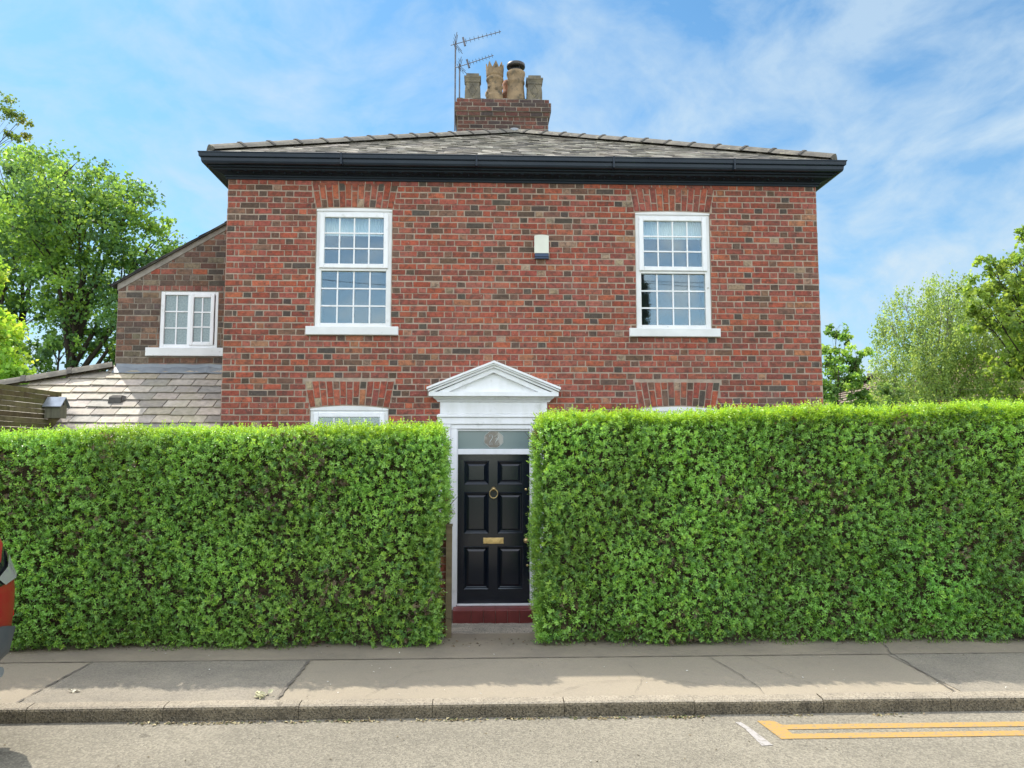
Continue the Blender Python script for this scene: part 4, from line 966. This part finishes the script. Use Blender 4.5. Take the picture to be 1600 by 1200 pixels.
    dry = ((vnoise(P, 1.9, seed + 9) * 0.6 + vnoise(P, 7, seed + 10) * 0.4) > 0.66)[:, None] & (g.random((n, 1)) < 0.25)
    shoot_c = np.where(dry, brown * (0.6 + 0.8 * g.random((n, 1))), shoot_c)
    sc = g.uniform(0.8, 1.25, n)
    for k in range(K):
        t = (k // 2 + 0.5) / (K / 2)
        if k == K - 1: d = sd_ + g.normal(0, 0.2, (n, 3))
        else:
            ax = (a if (k // 2) % 2 == 0 else b2) * (1 if k % 2 == 0 else -1)
            d = ax + sd_ * (0.35 + 0.5 * t) + g.normal(0, 0.22, (n, 3))
        pos.append(P - Nn * 0.02 + sd_ * (slen * t)[:, None]); dr.append(d)
        nr.append(sd_ + g.normal(0, 0.25, (n, 3)))
        l = g.uniform(0.025, 0.037, n) * sc * (1.0 - 0.25 * t); L.append(l); W.append(l * g.uniform(0.46, 0.6, n))
        C.append(np.clip(shoot_c * g.uniform(0.8, 1.25, (n, 1)) * (1 + 0.15 * t), 0, 1))
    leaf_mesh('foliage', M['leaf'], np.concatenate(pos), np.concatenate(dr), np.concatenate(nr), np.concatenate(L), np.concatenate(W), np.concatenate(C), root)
    # inner layer of older leaves
    m1, m2, m3 = int(LN * ztop * 2300), int(LN * (yb - yf) * 2600), int((yb - yf) * ztop * 2600)
    q1 = np.stack([g.uniform(xa + .03, xb - .03, m1), yf + 0.05 + g.random(m1) ** 1.4 * 0.25, g.uniform(0.03, ztop - .03, m1)], 1)
    q2 = np.stack([g.uniform(xa + .03, xb - .03, m2), g.uniform(yf + .05, yb - .05, m2), ztop - 0.03 - g.random(m2) * 0.17], 1)
    q3 = np.stack([endx - sgn * (0.03 + g.random(m3) * 0.16), g.uniform(yf + .03, yb - .05, m3), g.uniform(0.03, ztop - .03, m3)], 1)
    q = np.concatenate([q1, q2, q3])
    q[:, 2] *= 1 + slope * (q[:, 0] - endx) / ztop
    th = vnoise(q, 2.3, seed + 7) * 0.55 + vnoise(q, 6, seed + 8) * 0.45
    q = q[(th > 0.28) | (g.random(len(q)) < 0.25)]; m_ = len(q)
    l = g.uniform(0.030, 0.044, m_)
    leaf_mesh('inner_foliage', M['leaf'], q, g.normal(0, 1, (m_, 3)) + [0, -0.5, 0.2], g.normal(0, 1, (m_, 3)) + [0, -.6, .4], l, l * 0.58, base * g.uniform(0.4, 1.0, (m_, 1)), root)
    # stems and twigs
    b = MB(); rt = random.Random(seed)
    x = xa + 0.15
    while x < xb - 0.05:
        y = (yf + yb) / 2 + rt.uniform(-.1, .1); b.tube([(x, y, -0.05), (x + rt.uniform(-.08, .08), y, 0.8), (x + rt.uniform(-.2, .2), y + rt.uniform(-.1, .1), ztop - 0.15)], [0.022, 0.016, 0.006], 5)
        for k in range(40):
            z = rt.uniform(0.08, ztop - 0.2); p = Vector((x + rt.uniform(-.1, .1), y + rt.uniform(-.1, .05), z)); q_ = Vector((p.x + rt.uniform(-.28, .28), yf + rt.uniform(-0.01, 0.08), min(ztop, z + rt.uniform(0.0, .35))))
            mid = p.lerp(q_, 0.5) + Vector((rt.uniform(-.05, .05), 0, rt.uniform(-.03, .06))); b.tube([p, mid, q_], [0.007, 0.005, 0.0022], 4, cap=False)
        x += rt.uniform(0.13, 0.22)
    b.build('stems', M['twig'], root)
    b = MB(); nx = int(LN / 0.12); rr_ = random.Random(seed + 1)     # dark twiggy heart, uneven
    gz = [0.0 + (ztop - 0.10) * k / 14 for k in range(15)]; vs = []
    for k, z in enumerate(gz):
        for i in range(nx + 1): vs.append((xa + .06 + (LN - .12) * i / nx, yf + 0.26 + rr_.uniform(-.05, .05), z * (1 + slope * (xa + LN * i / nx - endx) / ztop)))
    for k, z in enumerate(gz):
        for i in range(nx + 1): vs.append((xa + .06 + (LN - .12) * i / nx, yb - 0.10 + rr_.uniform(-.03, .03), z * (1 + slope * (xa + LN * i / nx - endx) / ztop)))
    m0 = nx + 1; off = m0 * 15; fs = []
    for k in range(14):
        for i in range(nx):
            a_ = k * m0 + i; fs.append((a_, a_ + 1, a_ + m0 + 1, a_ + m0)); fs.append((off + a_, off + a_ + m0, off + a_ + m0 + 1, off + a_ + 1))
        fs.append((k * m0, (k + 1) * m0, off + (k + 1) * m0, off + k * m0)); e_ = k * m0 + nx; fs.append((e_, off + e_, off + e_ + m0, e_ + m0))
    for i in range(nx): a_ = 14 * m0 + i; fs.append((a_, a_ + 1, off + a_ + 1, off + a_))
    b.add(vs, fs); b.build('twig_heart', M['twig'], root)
hl = empty('hedge', (-3.3, -2.25, 0), 'clipped green privet hedge left of the front door, the lower of the pair', 'hedge', 'privet hedges along the pavement')
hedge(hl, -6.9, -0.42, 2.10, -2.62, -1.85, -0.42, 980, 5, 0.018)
hr = empty('hedge', (4.0, -2.25, 0), 'clipped green privet hedge right of the front door, the taller of the pair', 'hedge', 'privet hedges along the pavement')
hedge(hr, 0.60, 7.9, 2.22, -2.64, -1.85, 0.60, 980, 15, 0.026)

# ------------------------------------------------------------------ trees
def tree(name, base, label, blobs, n_leaf, leaf, pal, seed, trunk_r=0.22, h_split=0.35, bark='bark', droop=False, group=None, cat='tree', shell=0.55, gap=0.42, multi=1, extra=0):
    g = np.random.default_rng(seed); rt = random.Random(seed); t = empty(name, base, label, cat, group)
    bl = np.array(blobs, float)                     # cx, cy, cz, rx, ry, rz in world
    zmax = (bl[:, 2] + bl[:, 5]).max(); b = MB(); base = Vector(base)
    H = zmax - base.z
    roots = [Vector((base.x + rt.uniform(-.5, .5) * (multi > 1), base.y + rt.uniform(-.3, .3) * (multi > 1), base.z)) for _ in range(multi)]
    tops = []
    for r_ in roots:
        cxm = bl[:, 0].mean(); p = [r_]; n = 7
        for k in range(1, n):
            f = k / (n - 1); p.append(Vector((r_.x + (cxm - r_.x) * 0.5 * f + rt.uniform(-.12, .12) + (r_.x - base.x) * f * 1.2, r_.y + rt.uniform(-.12, .12), r_.z + H * 0.86 * f)))
        b.tube(p, [trunk_r * (1 - 0.88 * (k / (n - 1)) ** 0.8) for k in range(n)], 8); tops.append(p)
    for i, (cx, cy, cz, rx, ry, rz) in enumerate(bl):
        p = tops[i % len(tops)]; zs = base.z + max(h_split * H * rt.uniform(0.7, 1.1), (cz - base.z) * 0.55)
        f = min(0.98, (zs - base.z) / (H * 0.86)) * (len(p) - 1); k = int(f); s = p[min(k, len(p) - 1)].lerp(p[min(k + 1, len(p) - 1)], f - k)
        e = Vector((cx, cy, cz + rz * 0.3)); m_ = s.lerp(e, 0.5) + Vector((rt.uniform(-.2, .2), rt.uniform(-.2, .2), rt.uniform(0.0, .3)))
        rr0 = trunk_r * 0.38 * min(1.2, rx / 1.2 + .3); b.tube([s, m_, e], [rr0, rr0 * .6, rr0 * .2], 6, cap=False)
        for q in range(9):
            th = rt.uniform(0, 6.28); ph = rt.uniform(-.6, 1.2)
            tip = Vector((cx + rx * .85 * math.cos(th) * math.cos(ph), cy + ry * .85 * math.sin(th) * math.cos(ph), cz + rz * .85 * math.sin(ph)))
            st_ = m_.lerp(e, rt.uniform(0.2, 1)); b.tube([st_, st_.lerp(tip, .5) + Vector((0, 0, rt.uniform(0, .15))), tip], [rr0 * .28, rr0 * .18, rr0 * .06], 4, cap=False)
    b.build('trunk', M[bark], t, smooth=True)
    vol = bl[:, 3] * bl[:, 4] * bl[:, 5]; wgt = vol ** 0.75; cnt = (n_leaf * wgt / wgt.sum()).astype(int)
    # leaf clumps: sub-clusters inside each blob
    Ps, Ns, Cs = [], [], []
    pal = np.array(pal)
    for i, c in enumerate(cnt):
        cx, cy, cz, rx, ry, rz = bl[i]
        ncl = max(6, int(c / 55)); d = g.normal(0, 1, (ncl, 3)); d /= np.linalg.norm(d, axis=1, keepdims=True)
        rad = shell + (1.08 - shell) * g.random((ncl, 1)) ** 0.7
        cc = d * rad * [rx, ry, rz] + [cx, cy, cz]; cs = g.uniform(0.10, 0.24, (ncl, 1)) * min(rx, rz)
        ctone = pal[g.integers(0, len(pal), ncl)] * g.uniform(0.75, 1.25, (ncl, 1))
        idx = g.integers(0, ncl, c); off = g.normal(0, 1, (c, 3)) * cs[idx] * [1, 1, .7]
        p = cc[idx] + off
        if droop:
            p[:, 2] -= np.abs(g.normal(0, 1, c)) ** 1.3 * 0.35; p[:, :2] = cc[idx][:, :2] + off[:, :2] * 0.55
        Ps.append(p); Cs.append(ctone[idx]); Ns.append(d[idx] * .5 + g.normal(0, .6, (c, 3)) + [0, 0, .5])
    P = np.concatenate(Ps); C = np.concatenate(Cs); Nn = np.concatenate(Ns)
    hole = vnoise(P, 1.0 / max(0.22, bl[:, 3].mean() * 0.24), seed); k_ = hole > gap * 0.80; k_ |= g.random(len(P)) < 0.10
    P, C, Nn = P[k_], C[k_], Nn[k_]; n = len(P)
    D_ = g.normal(0, 1, (n, 3)) + ([0, 0, -1.5] if droop else [0, 0, -0.35]); l = leaf * g.uniform(0.65, 1.3, n)
    leaf_mesh('crown', M['tleaf'], P, D_, Nn, l, l * (0.6 if droop else 0.85), np.clip(C * g.uniform(0.8, 1.25, (n, 1)), 0, 1), t, curl=0.15)
    return t
G1 = [(0.192, 0.342, 0.096), (0.135, 0.262, 0.096), (0.248, 0.403, 0.096), (0.102, 0.201, 0.096)]
G2 = [(0.391, 0.600, 0.098), (0.276, 0.481, 0.098), (0.459, 0.600, 0.131)]
rtb = random.Random(31)
def cloud_blobs(pts, Y, dist_k, r, yj=1.5, seed=1, flat=0.85):
    # pts: (x, z, scale) silhouettes in world metres at depth Y
    q = random.Random(seed); return [(x, Y + q.uniform(-yj, yj), z, r * s, r * s * 1.1, r * s * flat) for x, z, s in pts]
# big sycamore, left, far behind the lean-to (about 24 m away)
tree('sycamore_tree', (-13.2, 14, -0.6), 'broad dense sycamore with dark trunk rising behind the lean-to roof', cloud_blobs(
    [(-13.2, 10.2, 1.0), (-12.0, 10.0, .9), (-11.1, 9.4, .85), (-10.6, 8.4, .9), (-10.0, 7.5, .8), (-12.2, 8.7, 1.1), (-13.4, 8.6, 1.1), (-11.4, 7.4, 1.0), (-10.4, 6.3, .9), (-12.6, 7.0, 1.0), (-13.9, 7.2, .9), (-9.8, 6.3, .6),
     (-11.4, 5.8, .9), (-10.6, 5.0, .8), (-11.2, 4.2, .8), (-10.2, 3.7, .8), (-12.7, 5.6, .55), (-11.6, 3.4, .7), (-9.6, 4.8, .7), (-10.0, 2.6, .8), (-11.2, 2.6, .9), (-9.7, 3.6, .8), (-12.3, 3.9, .5), (-12.9, 2.6, .8), (-14.4, 4.6, .8), (-12.5, 5.0, .5), (-13.6, 5.6, .6), (-14.0, 3.2, .8), (-13.6, 4.2, .35)], 14, 1, 1.25, 1.4, 3), 64000, 0.12, G1, 41, 0.20, 0.3, gap=0.55)
tree('sycamore_tree', (-15.6, 15.5, -0.6), 'sycamore with several slim dark trunks left of the broad one', cloud_blobs(
    [(-15.0, 10.9, .9), (-16.2, 11.2, 1.0), (-15.6, 9.6, 1.1), (-14.6, 9.9, .7), (-16.8, 9.0, 1.1), (-17.6, 10.3, 1.0), (-15.2, 8.2, 1.0), (-16.6, 7.2, 1.0), (-17.6, 5.8, 1.2), (-15.4, 6.6, .6), (-16.2, 12.0, .35)], 15.5, 1, 1.25, 1.2, 5), 24000, 0.13, G1, 43, 0.17, 0.3, multi=3, gap=0.5)
tree('lime_tree', (-9.3, 4.5, -0.6), 'bright yellow green young tree leaning in at the left edge behind the fence', cloud_blobs(
    [(-9.2, 3.3, 1.0), (-8.7, 3.0, .8), (-9.6, 4.2, 1.0), (-9.3, 5.3, .6), (-9.8, 6.0, .7), (-9.9, 5.1, .9), (-8.6, 2.3, .8), (-9.4, 2.2, 1.0)], 4.5, 1, 0.62, 0.4, 7), 15000, 0.10, G2, 47, 0.07, 0.2, gap=0.45)
# overhanging branch at the top left
tree('overhanging_tree', (-10.9, 3.0, -0.6), 'olive leaved tree outside the left edge with one branch tip showing high up', cloud_blobs(
    [(-8.15, 7.55, .42), (-8.55, 7.95, .45), (-9.2, 7.9, .8), (-9.9, 7.6, .9), (-10.6, 8.4, 1.2), (-11.4, 7.2, 1.2)], 3.0, 1, 0.62, 0.3, 9), 22000, 0.05, [(.17, .25, .07), (.13, .21, .05), (.22, .25, .08)], 53, 0.12, 0.4, gap=0.5)
# right side
tree('field_maple', (15.9, 10, -0.6), 'tall loose maple at the right edge reaching highest of the right trees', cloud_blobs(
    [(15.2, 7.8, .55), (14.75, 7.0, .45), (15.5, 7.1, .8), (14.3, 6.6, .55), (13.6, 6.3, .5), (13.9, 7.2, .3), (13.2, 6.0, .4), (13.6, 5.6, .5), (14.7, 5.9, .8), (15.8, 6.0, 1.0), (14.1, 5.3, .7), (15.1, 4.8, .8), (16.2, 4.9, 1.0), (14.6, 4.3, .6), (16.6, 7.4, 1.0), (17.2, 6.2, 1.1), (14.9, 3.6, .45), (16.3, 3.4, .8)], 10, 1, 0.92, 1.0, 11), 26000, 0.11, [(.24, .36, .085), (.19, .31, .075), (.29, .40, .10)], 59, 0.16, 0.25, gap=0.5)
tree('silver_birch', (14.6, 13.5, -0.6), 'weeping pale green birch with fine hanging foliage beyond the right hedge', cloud_blobs(
    [(14.7, 6.9, .75), (13.7, 6.5, .7), (13.2, 5.8, .6), (15.6, 6.5, .8), (14.5, 5.9, 1.0), (13.7, 5.2, .8), (15.6, 5.5, 1.0), (13.5, 4.4, .8), (14.6, 4.6, 1.0), (15.8, 4.5, .9), (13.3, 3.5, .9), (14.5, 3.5, 1.0), (15.8, 3.5, .9), (16.5, 5.4, .7), (12.8, 3.0, .8), (12.7, 4.6, .5), (16.8, 6.3, .7), (17.3, 4.6, .9), (13.0, 2.2, .9), (14.4, 2.4, 1.0), (16.2, 2.3, 1.0)], 13.5, 1, 1.08, 1.0, 13, 1.0), 85000, 0.08, [(0.299, 0.416, 0.165), (0.253, 0.372, 0.148), (0.345, 0.459, 0.197)], 61, 0.10, 0.3, 'birch_bark', True, gap=0.45)
tree('small_tree', (9.2, 9.5, -0.6), 'small leafy tree showing just beyond the right corner of the house', cloud_blobs(
    [(9.35, 5.1, .45), (9.7, 4.9, .3), (9.2, 4.3, .7), (9.5, 3.9, .7), (9.8, 3.6, .5), (9.1, 3.3, .9), (9.9, 2.9, .7), (9.2, 2.5, 1.0), (9.7, 4.4, .5), (10.1, 3.3, .4)], 9.5, 1, 0.62, 0.4, 17), 13000, 0.09, [(0.207, 0.372, 0.098), (0.138, 0.263, 0.082), (0.322, 0.481, 0.131)], 67, 0.06, 0.2, gap=0.5)
tree('garden_shrub', (12.1, 11.5, -0.6), 'thin pale shrub with a feathery top between small tree and birch', cloud_blobs(
    [(11.9, 3.7, .5), (12.3, 3.5, .5), (11.6, 3.1, .7), (12.3, 2.9, .8), (11.2, 2.7, .6), (11.9, 2.3, .9), (12.0, 4.3, .2)], 11.5, 1, 0.6, 0.4, 19), 8000, 0.08, [(0.207, 0.329, 0.131), (0.161, 0.263, 0.098)], 71, 0.04, 0.15, gap=0.5, cat='shrub')
tree('plum_bush', (17.6, 12.0, -0.6), 'dark purple leaved bush at right edge above the hedge', cloud_blobs(
    [(17.2, 3.2, .8), (17.9, 3.5, .9), (16.7, 2.7, .7), (18.3, 2.9, .9), (17.4, 2.3, 1.0)], 12.0, 1, 0.65, 0.4, 23), 7000, 0.09, [(0.172, 0.065, 0.098), (0.230, 0.099, 0.114), (0.115, 0.065, 0.098)], 73, 0.05, 0.15, gap=0.4, cat='bush')

# ------------------------------------------------------------------ distant bungalows
M['rooftile'] = attr_mat('roof_tile', 0.85, 0.3, 6, 0.3, 20, 0.01)
def bungalow(x0, x1, y0, y1, ze, zr, label, pal, seed):
    h = empty('bungalow', ((x0 + x1) / 2, (y0 + y1) / 2, -0.6), label, 'bungalow', None)
    b = MB(); b.col = (.30, .17, .12); b.box(x0 + .4, x1 - .4, y0 + .45, y1 - .45, -0.6, ze + .05); b.build('wall', M['rooftile'], h)
    b = MB(); b.col = (.75, .74, .7); b.box(x0 + 1.2, x0 + 2.6, y0 + .40, y0 + .449, 0.5, 1.7); b.build('window', M['white'], h)
    b = MB(); yc = (y0 + y1) / 2; b.col = (.10, .08, .07)
    hip = (y1 - y0) / 2
    vs = [(x0, y0, ze), (x1, y0, ze), (x1, y1, ze), (x0, y1, ze), (x0 + hip, yc, zr), (x1 - hip, yc, zr)]
    b.add(vs, [(0, 1, 5, 4), (1, 2, 5), (2, 3, 4, 5), (3, 0, 4), (0, 3, 2, 1)])
    ln = math.hypot(hip, zr - ze)
    slates(b, (x0, y0, ze + .02), (1, 0, 0), (0, hip, zr - ze), x1 - x0, ln, lambda s: (s / ln * hip, x1 - x0 - s / ln * hip), 0.33, 0.33, pal, th=0.03, gap=0.01, rr=random.Random(seed))
    slates(b, (x0, y1, ze + .02), (0, -1, 0), (hip, 0, zr - ze), y1 - y0, ln, lambda s: (s / ln * hip, y1 - y0 - s / ln * hip), 0.33, 0.33, pal, th=0.03, gap=0.01, rr=random.Random(seed))
    b.build('roof', M['rooftile'], h)
    b = MB(); b.tube([(x0 + hip, yc, zr + .03), (x1 - hip, yc, zr + .03)], 0.09, 8); b.build('ridge', M['ridge'], h)
    return h
bungalow(14.6, 20.8, 20, 27, 3.6, 5.3, 'low bungalow with brown tiled roof showing between the corner tree and the birch', [(.30, .24, .18), (.25, .20, .15)], 3)
bungalow(21.0, 36.0, 24, 32, 4.2, 6.9, 'bungalow with long reddish brown tiled roof at right behind the birch', [(.24, .15, .11), (.28, .18, .13), (.2, .14, .1)], 4)

# ------------------------------------------------------------------ parked car (tail just inside the left edge)
car = empty('parked_car', (-5.7, -5.25, -0.1), 'red car with grey lower bumper parked tail first at the left edge', 'car')
XR = -3.28; YC = -5.30; ZG = -0.10
#      x     zb    belt   zt    w     wr
ST = [(0.00, .74, 1.02, 1.08, .02, .02), (-.015, .66, 1.08, 1.16, .50, .34), (-.045, .58, 1.11, 1.26, .70, .50), (-.10, .53, 1.13, 1.38, .80, .60), (-.20, .48, 1.15, 1.56, .86, .62), (-.38, .40, 1.15, 1.72, .885, .60),
      (-.7, .30, 1.14, 1.80, .90, .60), (-1.6, .26, 1.13, 1.84, .905, .60), (-2.4, .26, 1.12, 1.78, .905, .585), (-2.85, .26, 1.10, 1.48, .905, .60), (-3.2, .26, 1.07, 1.15, .90, .66), (-3.7, .30, 1.02, 1.08, .87, .62), (-4.05, .34, .93, .99, .80, .55), (-4.2, .40, .80, .86, .66, .4), (-4.25, .50, .66, .68, .02, .02)]
SA = np.array(ST)
def st_at(x):
    xs_ = -SA[:, 0]; return [np.interp(-x, xs_, SA[:, c]) for c in range(1, 6)]
def ring_at(x):
    zb, be, zt, w, wr = st_at(x)
    h = [(0, zb), (w * .70, zb), (w * .90, zb + .05), (w * .975, zb + (be - zb) * .36), (w, zb + (be - zb) * .64), (w * .995, zb + (be - zb) * .84), (w * .96, be), (w * .925, be + (zt - be) * .12),
         (wr + (w * .925 - wr) * .45, be + (zt - be) * .6), (wr + .02, be + (zt - be) * .9), (wr * .75, zt), (0, zt + .008)]
    return h
def surf(xs_, i0, i1, side, off=0.0, b=None, m=0):
    rows = []
    for x in xs_:
        h = ring_at(x); row = []
        for i in range(i0, i1 + 1):
            y, z = h[i]; row.append((XR + x + off * (1 if x > -.3 else 0), YC + side * (y + off), ZG + z))
        rows.append(row)
    n = i1 - i0 + 1; vs = [v for r_ in rows for v in r_]
    b.add(vs, [(r_ * n + i, r_ * n + i + 1, (r_ + 1) * n + i + 1, (r_ + 1) * n + i) for r_ in range(len(rows) - 1) for i in range(n - 1)], m)
XS = sorted({0, -.004, -.009, *[s[0] for s in ST], *[-.03, -.07, -.15, -.28, -.5, -1.1, -2.0, -2.6, -3.0, -3.45, -3.9, -4.12]}, reverse=True)
M['carred'] = varied('red_car_paint', (0.30, 0.005, 0.016), (0.26, 0.005, 0.014), 2, bstr=0, rough=0.28, spec=0.6, coat=0.8)
M['cargrey'] = varied('grey_bumper_plastic', (0.055, 0.065, 0.072), (0.07, 0.078, 0.085), 8, bscale=200, bstr=0.1, rough=0.55)
M['carglass'] = bsdf('car_glass', (0.015, 0.018, 0.02), 0.05, 0, 0.9)[0]
M['rubber'] = bsdf('tyre_rubber', (0.02, 0.02, 0.022), 0.85)[0]
M['lampclear'] = bsdf('clear_lamp', (0.45, 0.45, 0.45), 0.08, 0.4, 0.9, 0.5)[0]
M['lampred'] = bsdf('red_lens', (0.55, 0.01, 0.02), 0.15, 0, 0.8, 0.5)[0]
b = MB()
for sd_ in (-1, 1):
    surf(XS, 0, 7, sd_, 0, b, 0); surf(XS, 9, 11, sd_, 0, b, 0)
body = b.build('body', M['carred'], car, smooth=True, fix=True)
b = MB()
for sd_ in (-1, 1): surf(XS, 7, 9, sd_, 0, b, 0)
b.build('windows', M['carglass'], car, smooth=True)
b = MB(); XRr = [x for x in XS if x > -.55]
for sd_ in (-1, 1): surf(XRr, 0, 3, sd_, 0.018, b, 0)
b.build('bumper', M['cargrey'], car, smooth=True)
for sd_ in (-1, 1):
    b = MB(); surf([-.012, -.03, -.045, -.07, -.10, -.15, -.20, -.28], 6, 8, sd_, 0.008, b, 0); surf([-.02, -.045, -.07, -.10], 6, 8, sd_, 0.014, b, 1)
    b.build('tail_lamp', [M['carglass'], M['lampclear']], car, smooth=True)
    b = MB(); yy = YC + sd_ * .76; b.box(XR - .14, XR - .078, min(yy, yy - sd_ * .10), max(yy, yy - sd_ * .10), ZG + .83, ZG + .87); b.build('reflector', M['lampred'], car)
b = MB(); b.tube([(XR - .40, -4.58, ZG + .44), (XR - .13, -4.56, ZG + .44)], 0.035, 14); b.build('exhaust', M['zinc'], car)
for wx in (-.85, -3.35):
    for sd_ in (-1, 1):
        b = MB(); yo = YC + sd_ * .80; Ry = Matrix.Rotation(R(90), 3, 'X')
        b.lathe([(0.20, -.10), (0.31, -.105), (0.335, -.07), (0.335, .07), (0.31, .105), (0.20, .10)], (XR + wx, yo, ZG + .336), 28, ax=Ry); wh = b.build('wheel', M['rubber'], car, smooth=True)
        b = MB(); b.lathe([(0.20, -.085), (0.21, -.06), (0.21, .06), (0.20, .085), (0.05, .075)], (XR + wx, yo, ZG + .336), 20, ax=Ry); o = b.build('rim', M['zinc'], None); o.parent = wh

# ------------------------------------------------------------------ telegraph pole across the street (seen reflected in the windows)
pole = empty('telegraph_pole', (4.9, -13.0, 0.0), 'ivy covered telegraph pole with wires, seen only reflected in the upper right window', 'pole')
b = MB(); b.tube([(4.9, -13.0, 0), (4.9, -13.0, 7.4)], [0.13, 0.10], 10); b.build('shaft', M['bark'], pole)
b = MB()
for k, (dx, dz) in enumerate(((-14, 7.6), (-14, 8.3), (12, 6.9), (14, 8.0))):
    pts = [Vector((4.9, -13.0, 7.3 - .05 * k)).lerp(Vector((4.9 + dx, -12.0 + (8 if k == 2 else 0), dz)), t) - Vector((0, 0, 0.6 * 4 * t * (1 - t))) for t in np.linspace(0, 1, 12)]
    b.tube(pts, 0.008, 4, cap=False)
b.build('wires', M['dark'], pole)
g = np.random.default_rng(77); n = 6000; th = g.uniform(0, 6.28, n); zz = g.uniform(0, 7.1, n); rad = 0.12 + 0.16 * g.random(n) * (0.4 + vnoise(np.stack([zz, zz, th], 1), 1.2, 3))
P = np.stack([4.9 + rad * np.cos(th), -13.0 + rad * np.sin(th), zz], 1); l = g.uniform(.06, .1, n)
leaf_mesh('ivy', M['tleaf'], P, g.normal(0, 1, (n, 3)), np.stack([np.cos(th), np.sin(th), th * 0], 1) + g.normal(0, .4, (n, 3)), l, l * .9, np.array([.035, .07, .02]) * g.uniform(.7, 1.4, (n, 1)), pole)

# ------------------------------------------------------------------ litter on pavement and along the gutter
g = np.random.default_rng(99)
def litter(n, fx_, fy_, z, s, pal, name, label, cat):
    P = np.stack([fx_(n), fy_(n), np.full(n, z) + g.uniform(0.001, .006, n)], 1); l = g.uniform(s * .5, s * 1.3, n)
    c = np.array(pal)[g.integers(0, len(pal), n)] * g.uniform(.7, 1.2, (n, 1))
    D_ = g.normal(0, 1, (n, 3)) * [1, 1, .12]; Nn = np.tile([0., 0, 1], (n, 1)) + g.normal(0, .25, (n, 3))
    o = leaf_mesh(name, M['litter'], P, D_, Nn, l, l * .55, c, None); tag(o, label, cat, kind='stuff'); return o
def clus(n):
    c = g.uniform(-5, 5.5, 26); return c[g.integers(0, 26, n)] + g.normal(0, .10, n)
litter(900, clus, lambda n: -4.335 - np.abs(g.normal(0, .022, n)), -0.098, 0.028, [(.30, .24, .14), (.20, .15, .08), (.42, .36, .2), (.12, .14, .05)], 'leaf_litter', 'dry leaves and blossom scraps gathered in the gutter along the kerb', 'leaf litter')
litter(150, lambda n: g.uniform(-5, 6, n), lambda n: g.uniform(-4.15, -2.6, n), 0.008, 0.018, [(.5, .47, .38), (.3, .25, .17), (.6, .58, .52)], 'fallen_petals', 'sparse pale petals and crumbs scattered over the pavement', 'petals')
litter(160, lambda n: g.uniform(-5, 6, n), lambda n: g.uniform(-6.5, -4.4, n), -0.098, 0.02, [(.10, .08, .05), (.2, .16, .1), (.5, .47, .4)], 'road_crumbs', 'tiny dark leaf crumbs and grit scattered over the road', 'grit')
litter(500, lambda n: g.uniform(-5, 6, n), lambda n: g.uniform(-2.62, -2.3, n), 0.008, 0.03, [(.16, .11, .06), (.10, .07, .04), (.22, .17, .1)], 'hedge_litter', 'brown leaf debris under the foot of the hedges', 'leaf litter')
# bright fallen leaf clump near the kerb
c = (-1.71, -4.10)
P = np.array([[c[0] + g.normal(0, .03), c[1] + g.normal(0, .02), .012 + g.random() * .02] for _ in range(16)]); l = g.uniform(.04, .07, 16)
o = leaf_mesh('fallen_leaves', M['litter'], P, g.normal(0, 1, (16, 3)) * [1, 1, .4], g.normal(0, .6, (16, 3)) + [0, 0, 1], l, l * .6, np.array([.55, .52, .32]) * g.uniform(.6, 1.2, (16, 1)), None)
tag(o, 'pale crumpled fallen leaves lying at the kerb left of the door', 'fallen leaves')
P = np.array([[-3.22 + g.normal(0, .02), -3.90 + g.normal(0, .012), .012] for _ in range(5)]); l = g.uniform(.04, .06, 5)
o = leaf_mesh('pale_leaf', M['litter'], P, g.normal(0, 1, (5, 3)) * [1, 1, .2], g.normal(0, .4, (5, 3)) + [0, 0, 1], l, l * .6, np.array([.6, .56, .45]) * g.uniform(.8, 1.1, (5, 1)), None)
tag(o, 'single pale dry leaf on the pavement near the parked car', 'leaf')

g = np.random.default_rng(123); n = 900; c0 = g.uniform(-5, 6, 40); px_ = c0[g.integers(0, 40, n)] + g.normal(0, .07, n); k_ = (px_ < -0.5) | (px_ > 0.75); px_ = px_[k_]; n = len(px_)
P = np.stack([px_, g.uniform(-2.68, -2.45, n), np.full(n, .008)], 1); l = g.uniform(.015, .04, n)
o = leaf_mesh('weeds', M['leaf'], P, g.normal(0, .6, (n, 3)) + [0, 0, 1.0], g.normal(0, 1, (n, 3)), l, l * .35, np.array([.16, .26, .06]) * g.uniform(.6, 1.3, (n, 1)), None); tag(o, 'tiny weeds sprouting where the pavement meets the hedges', 'weeds', kind='stuff')
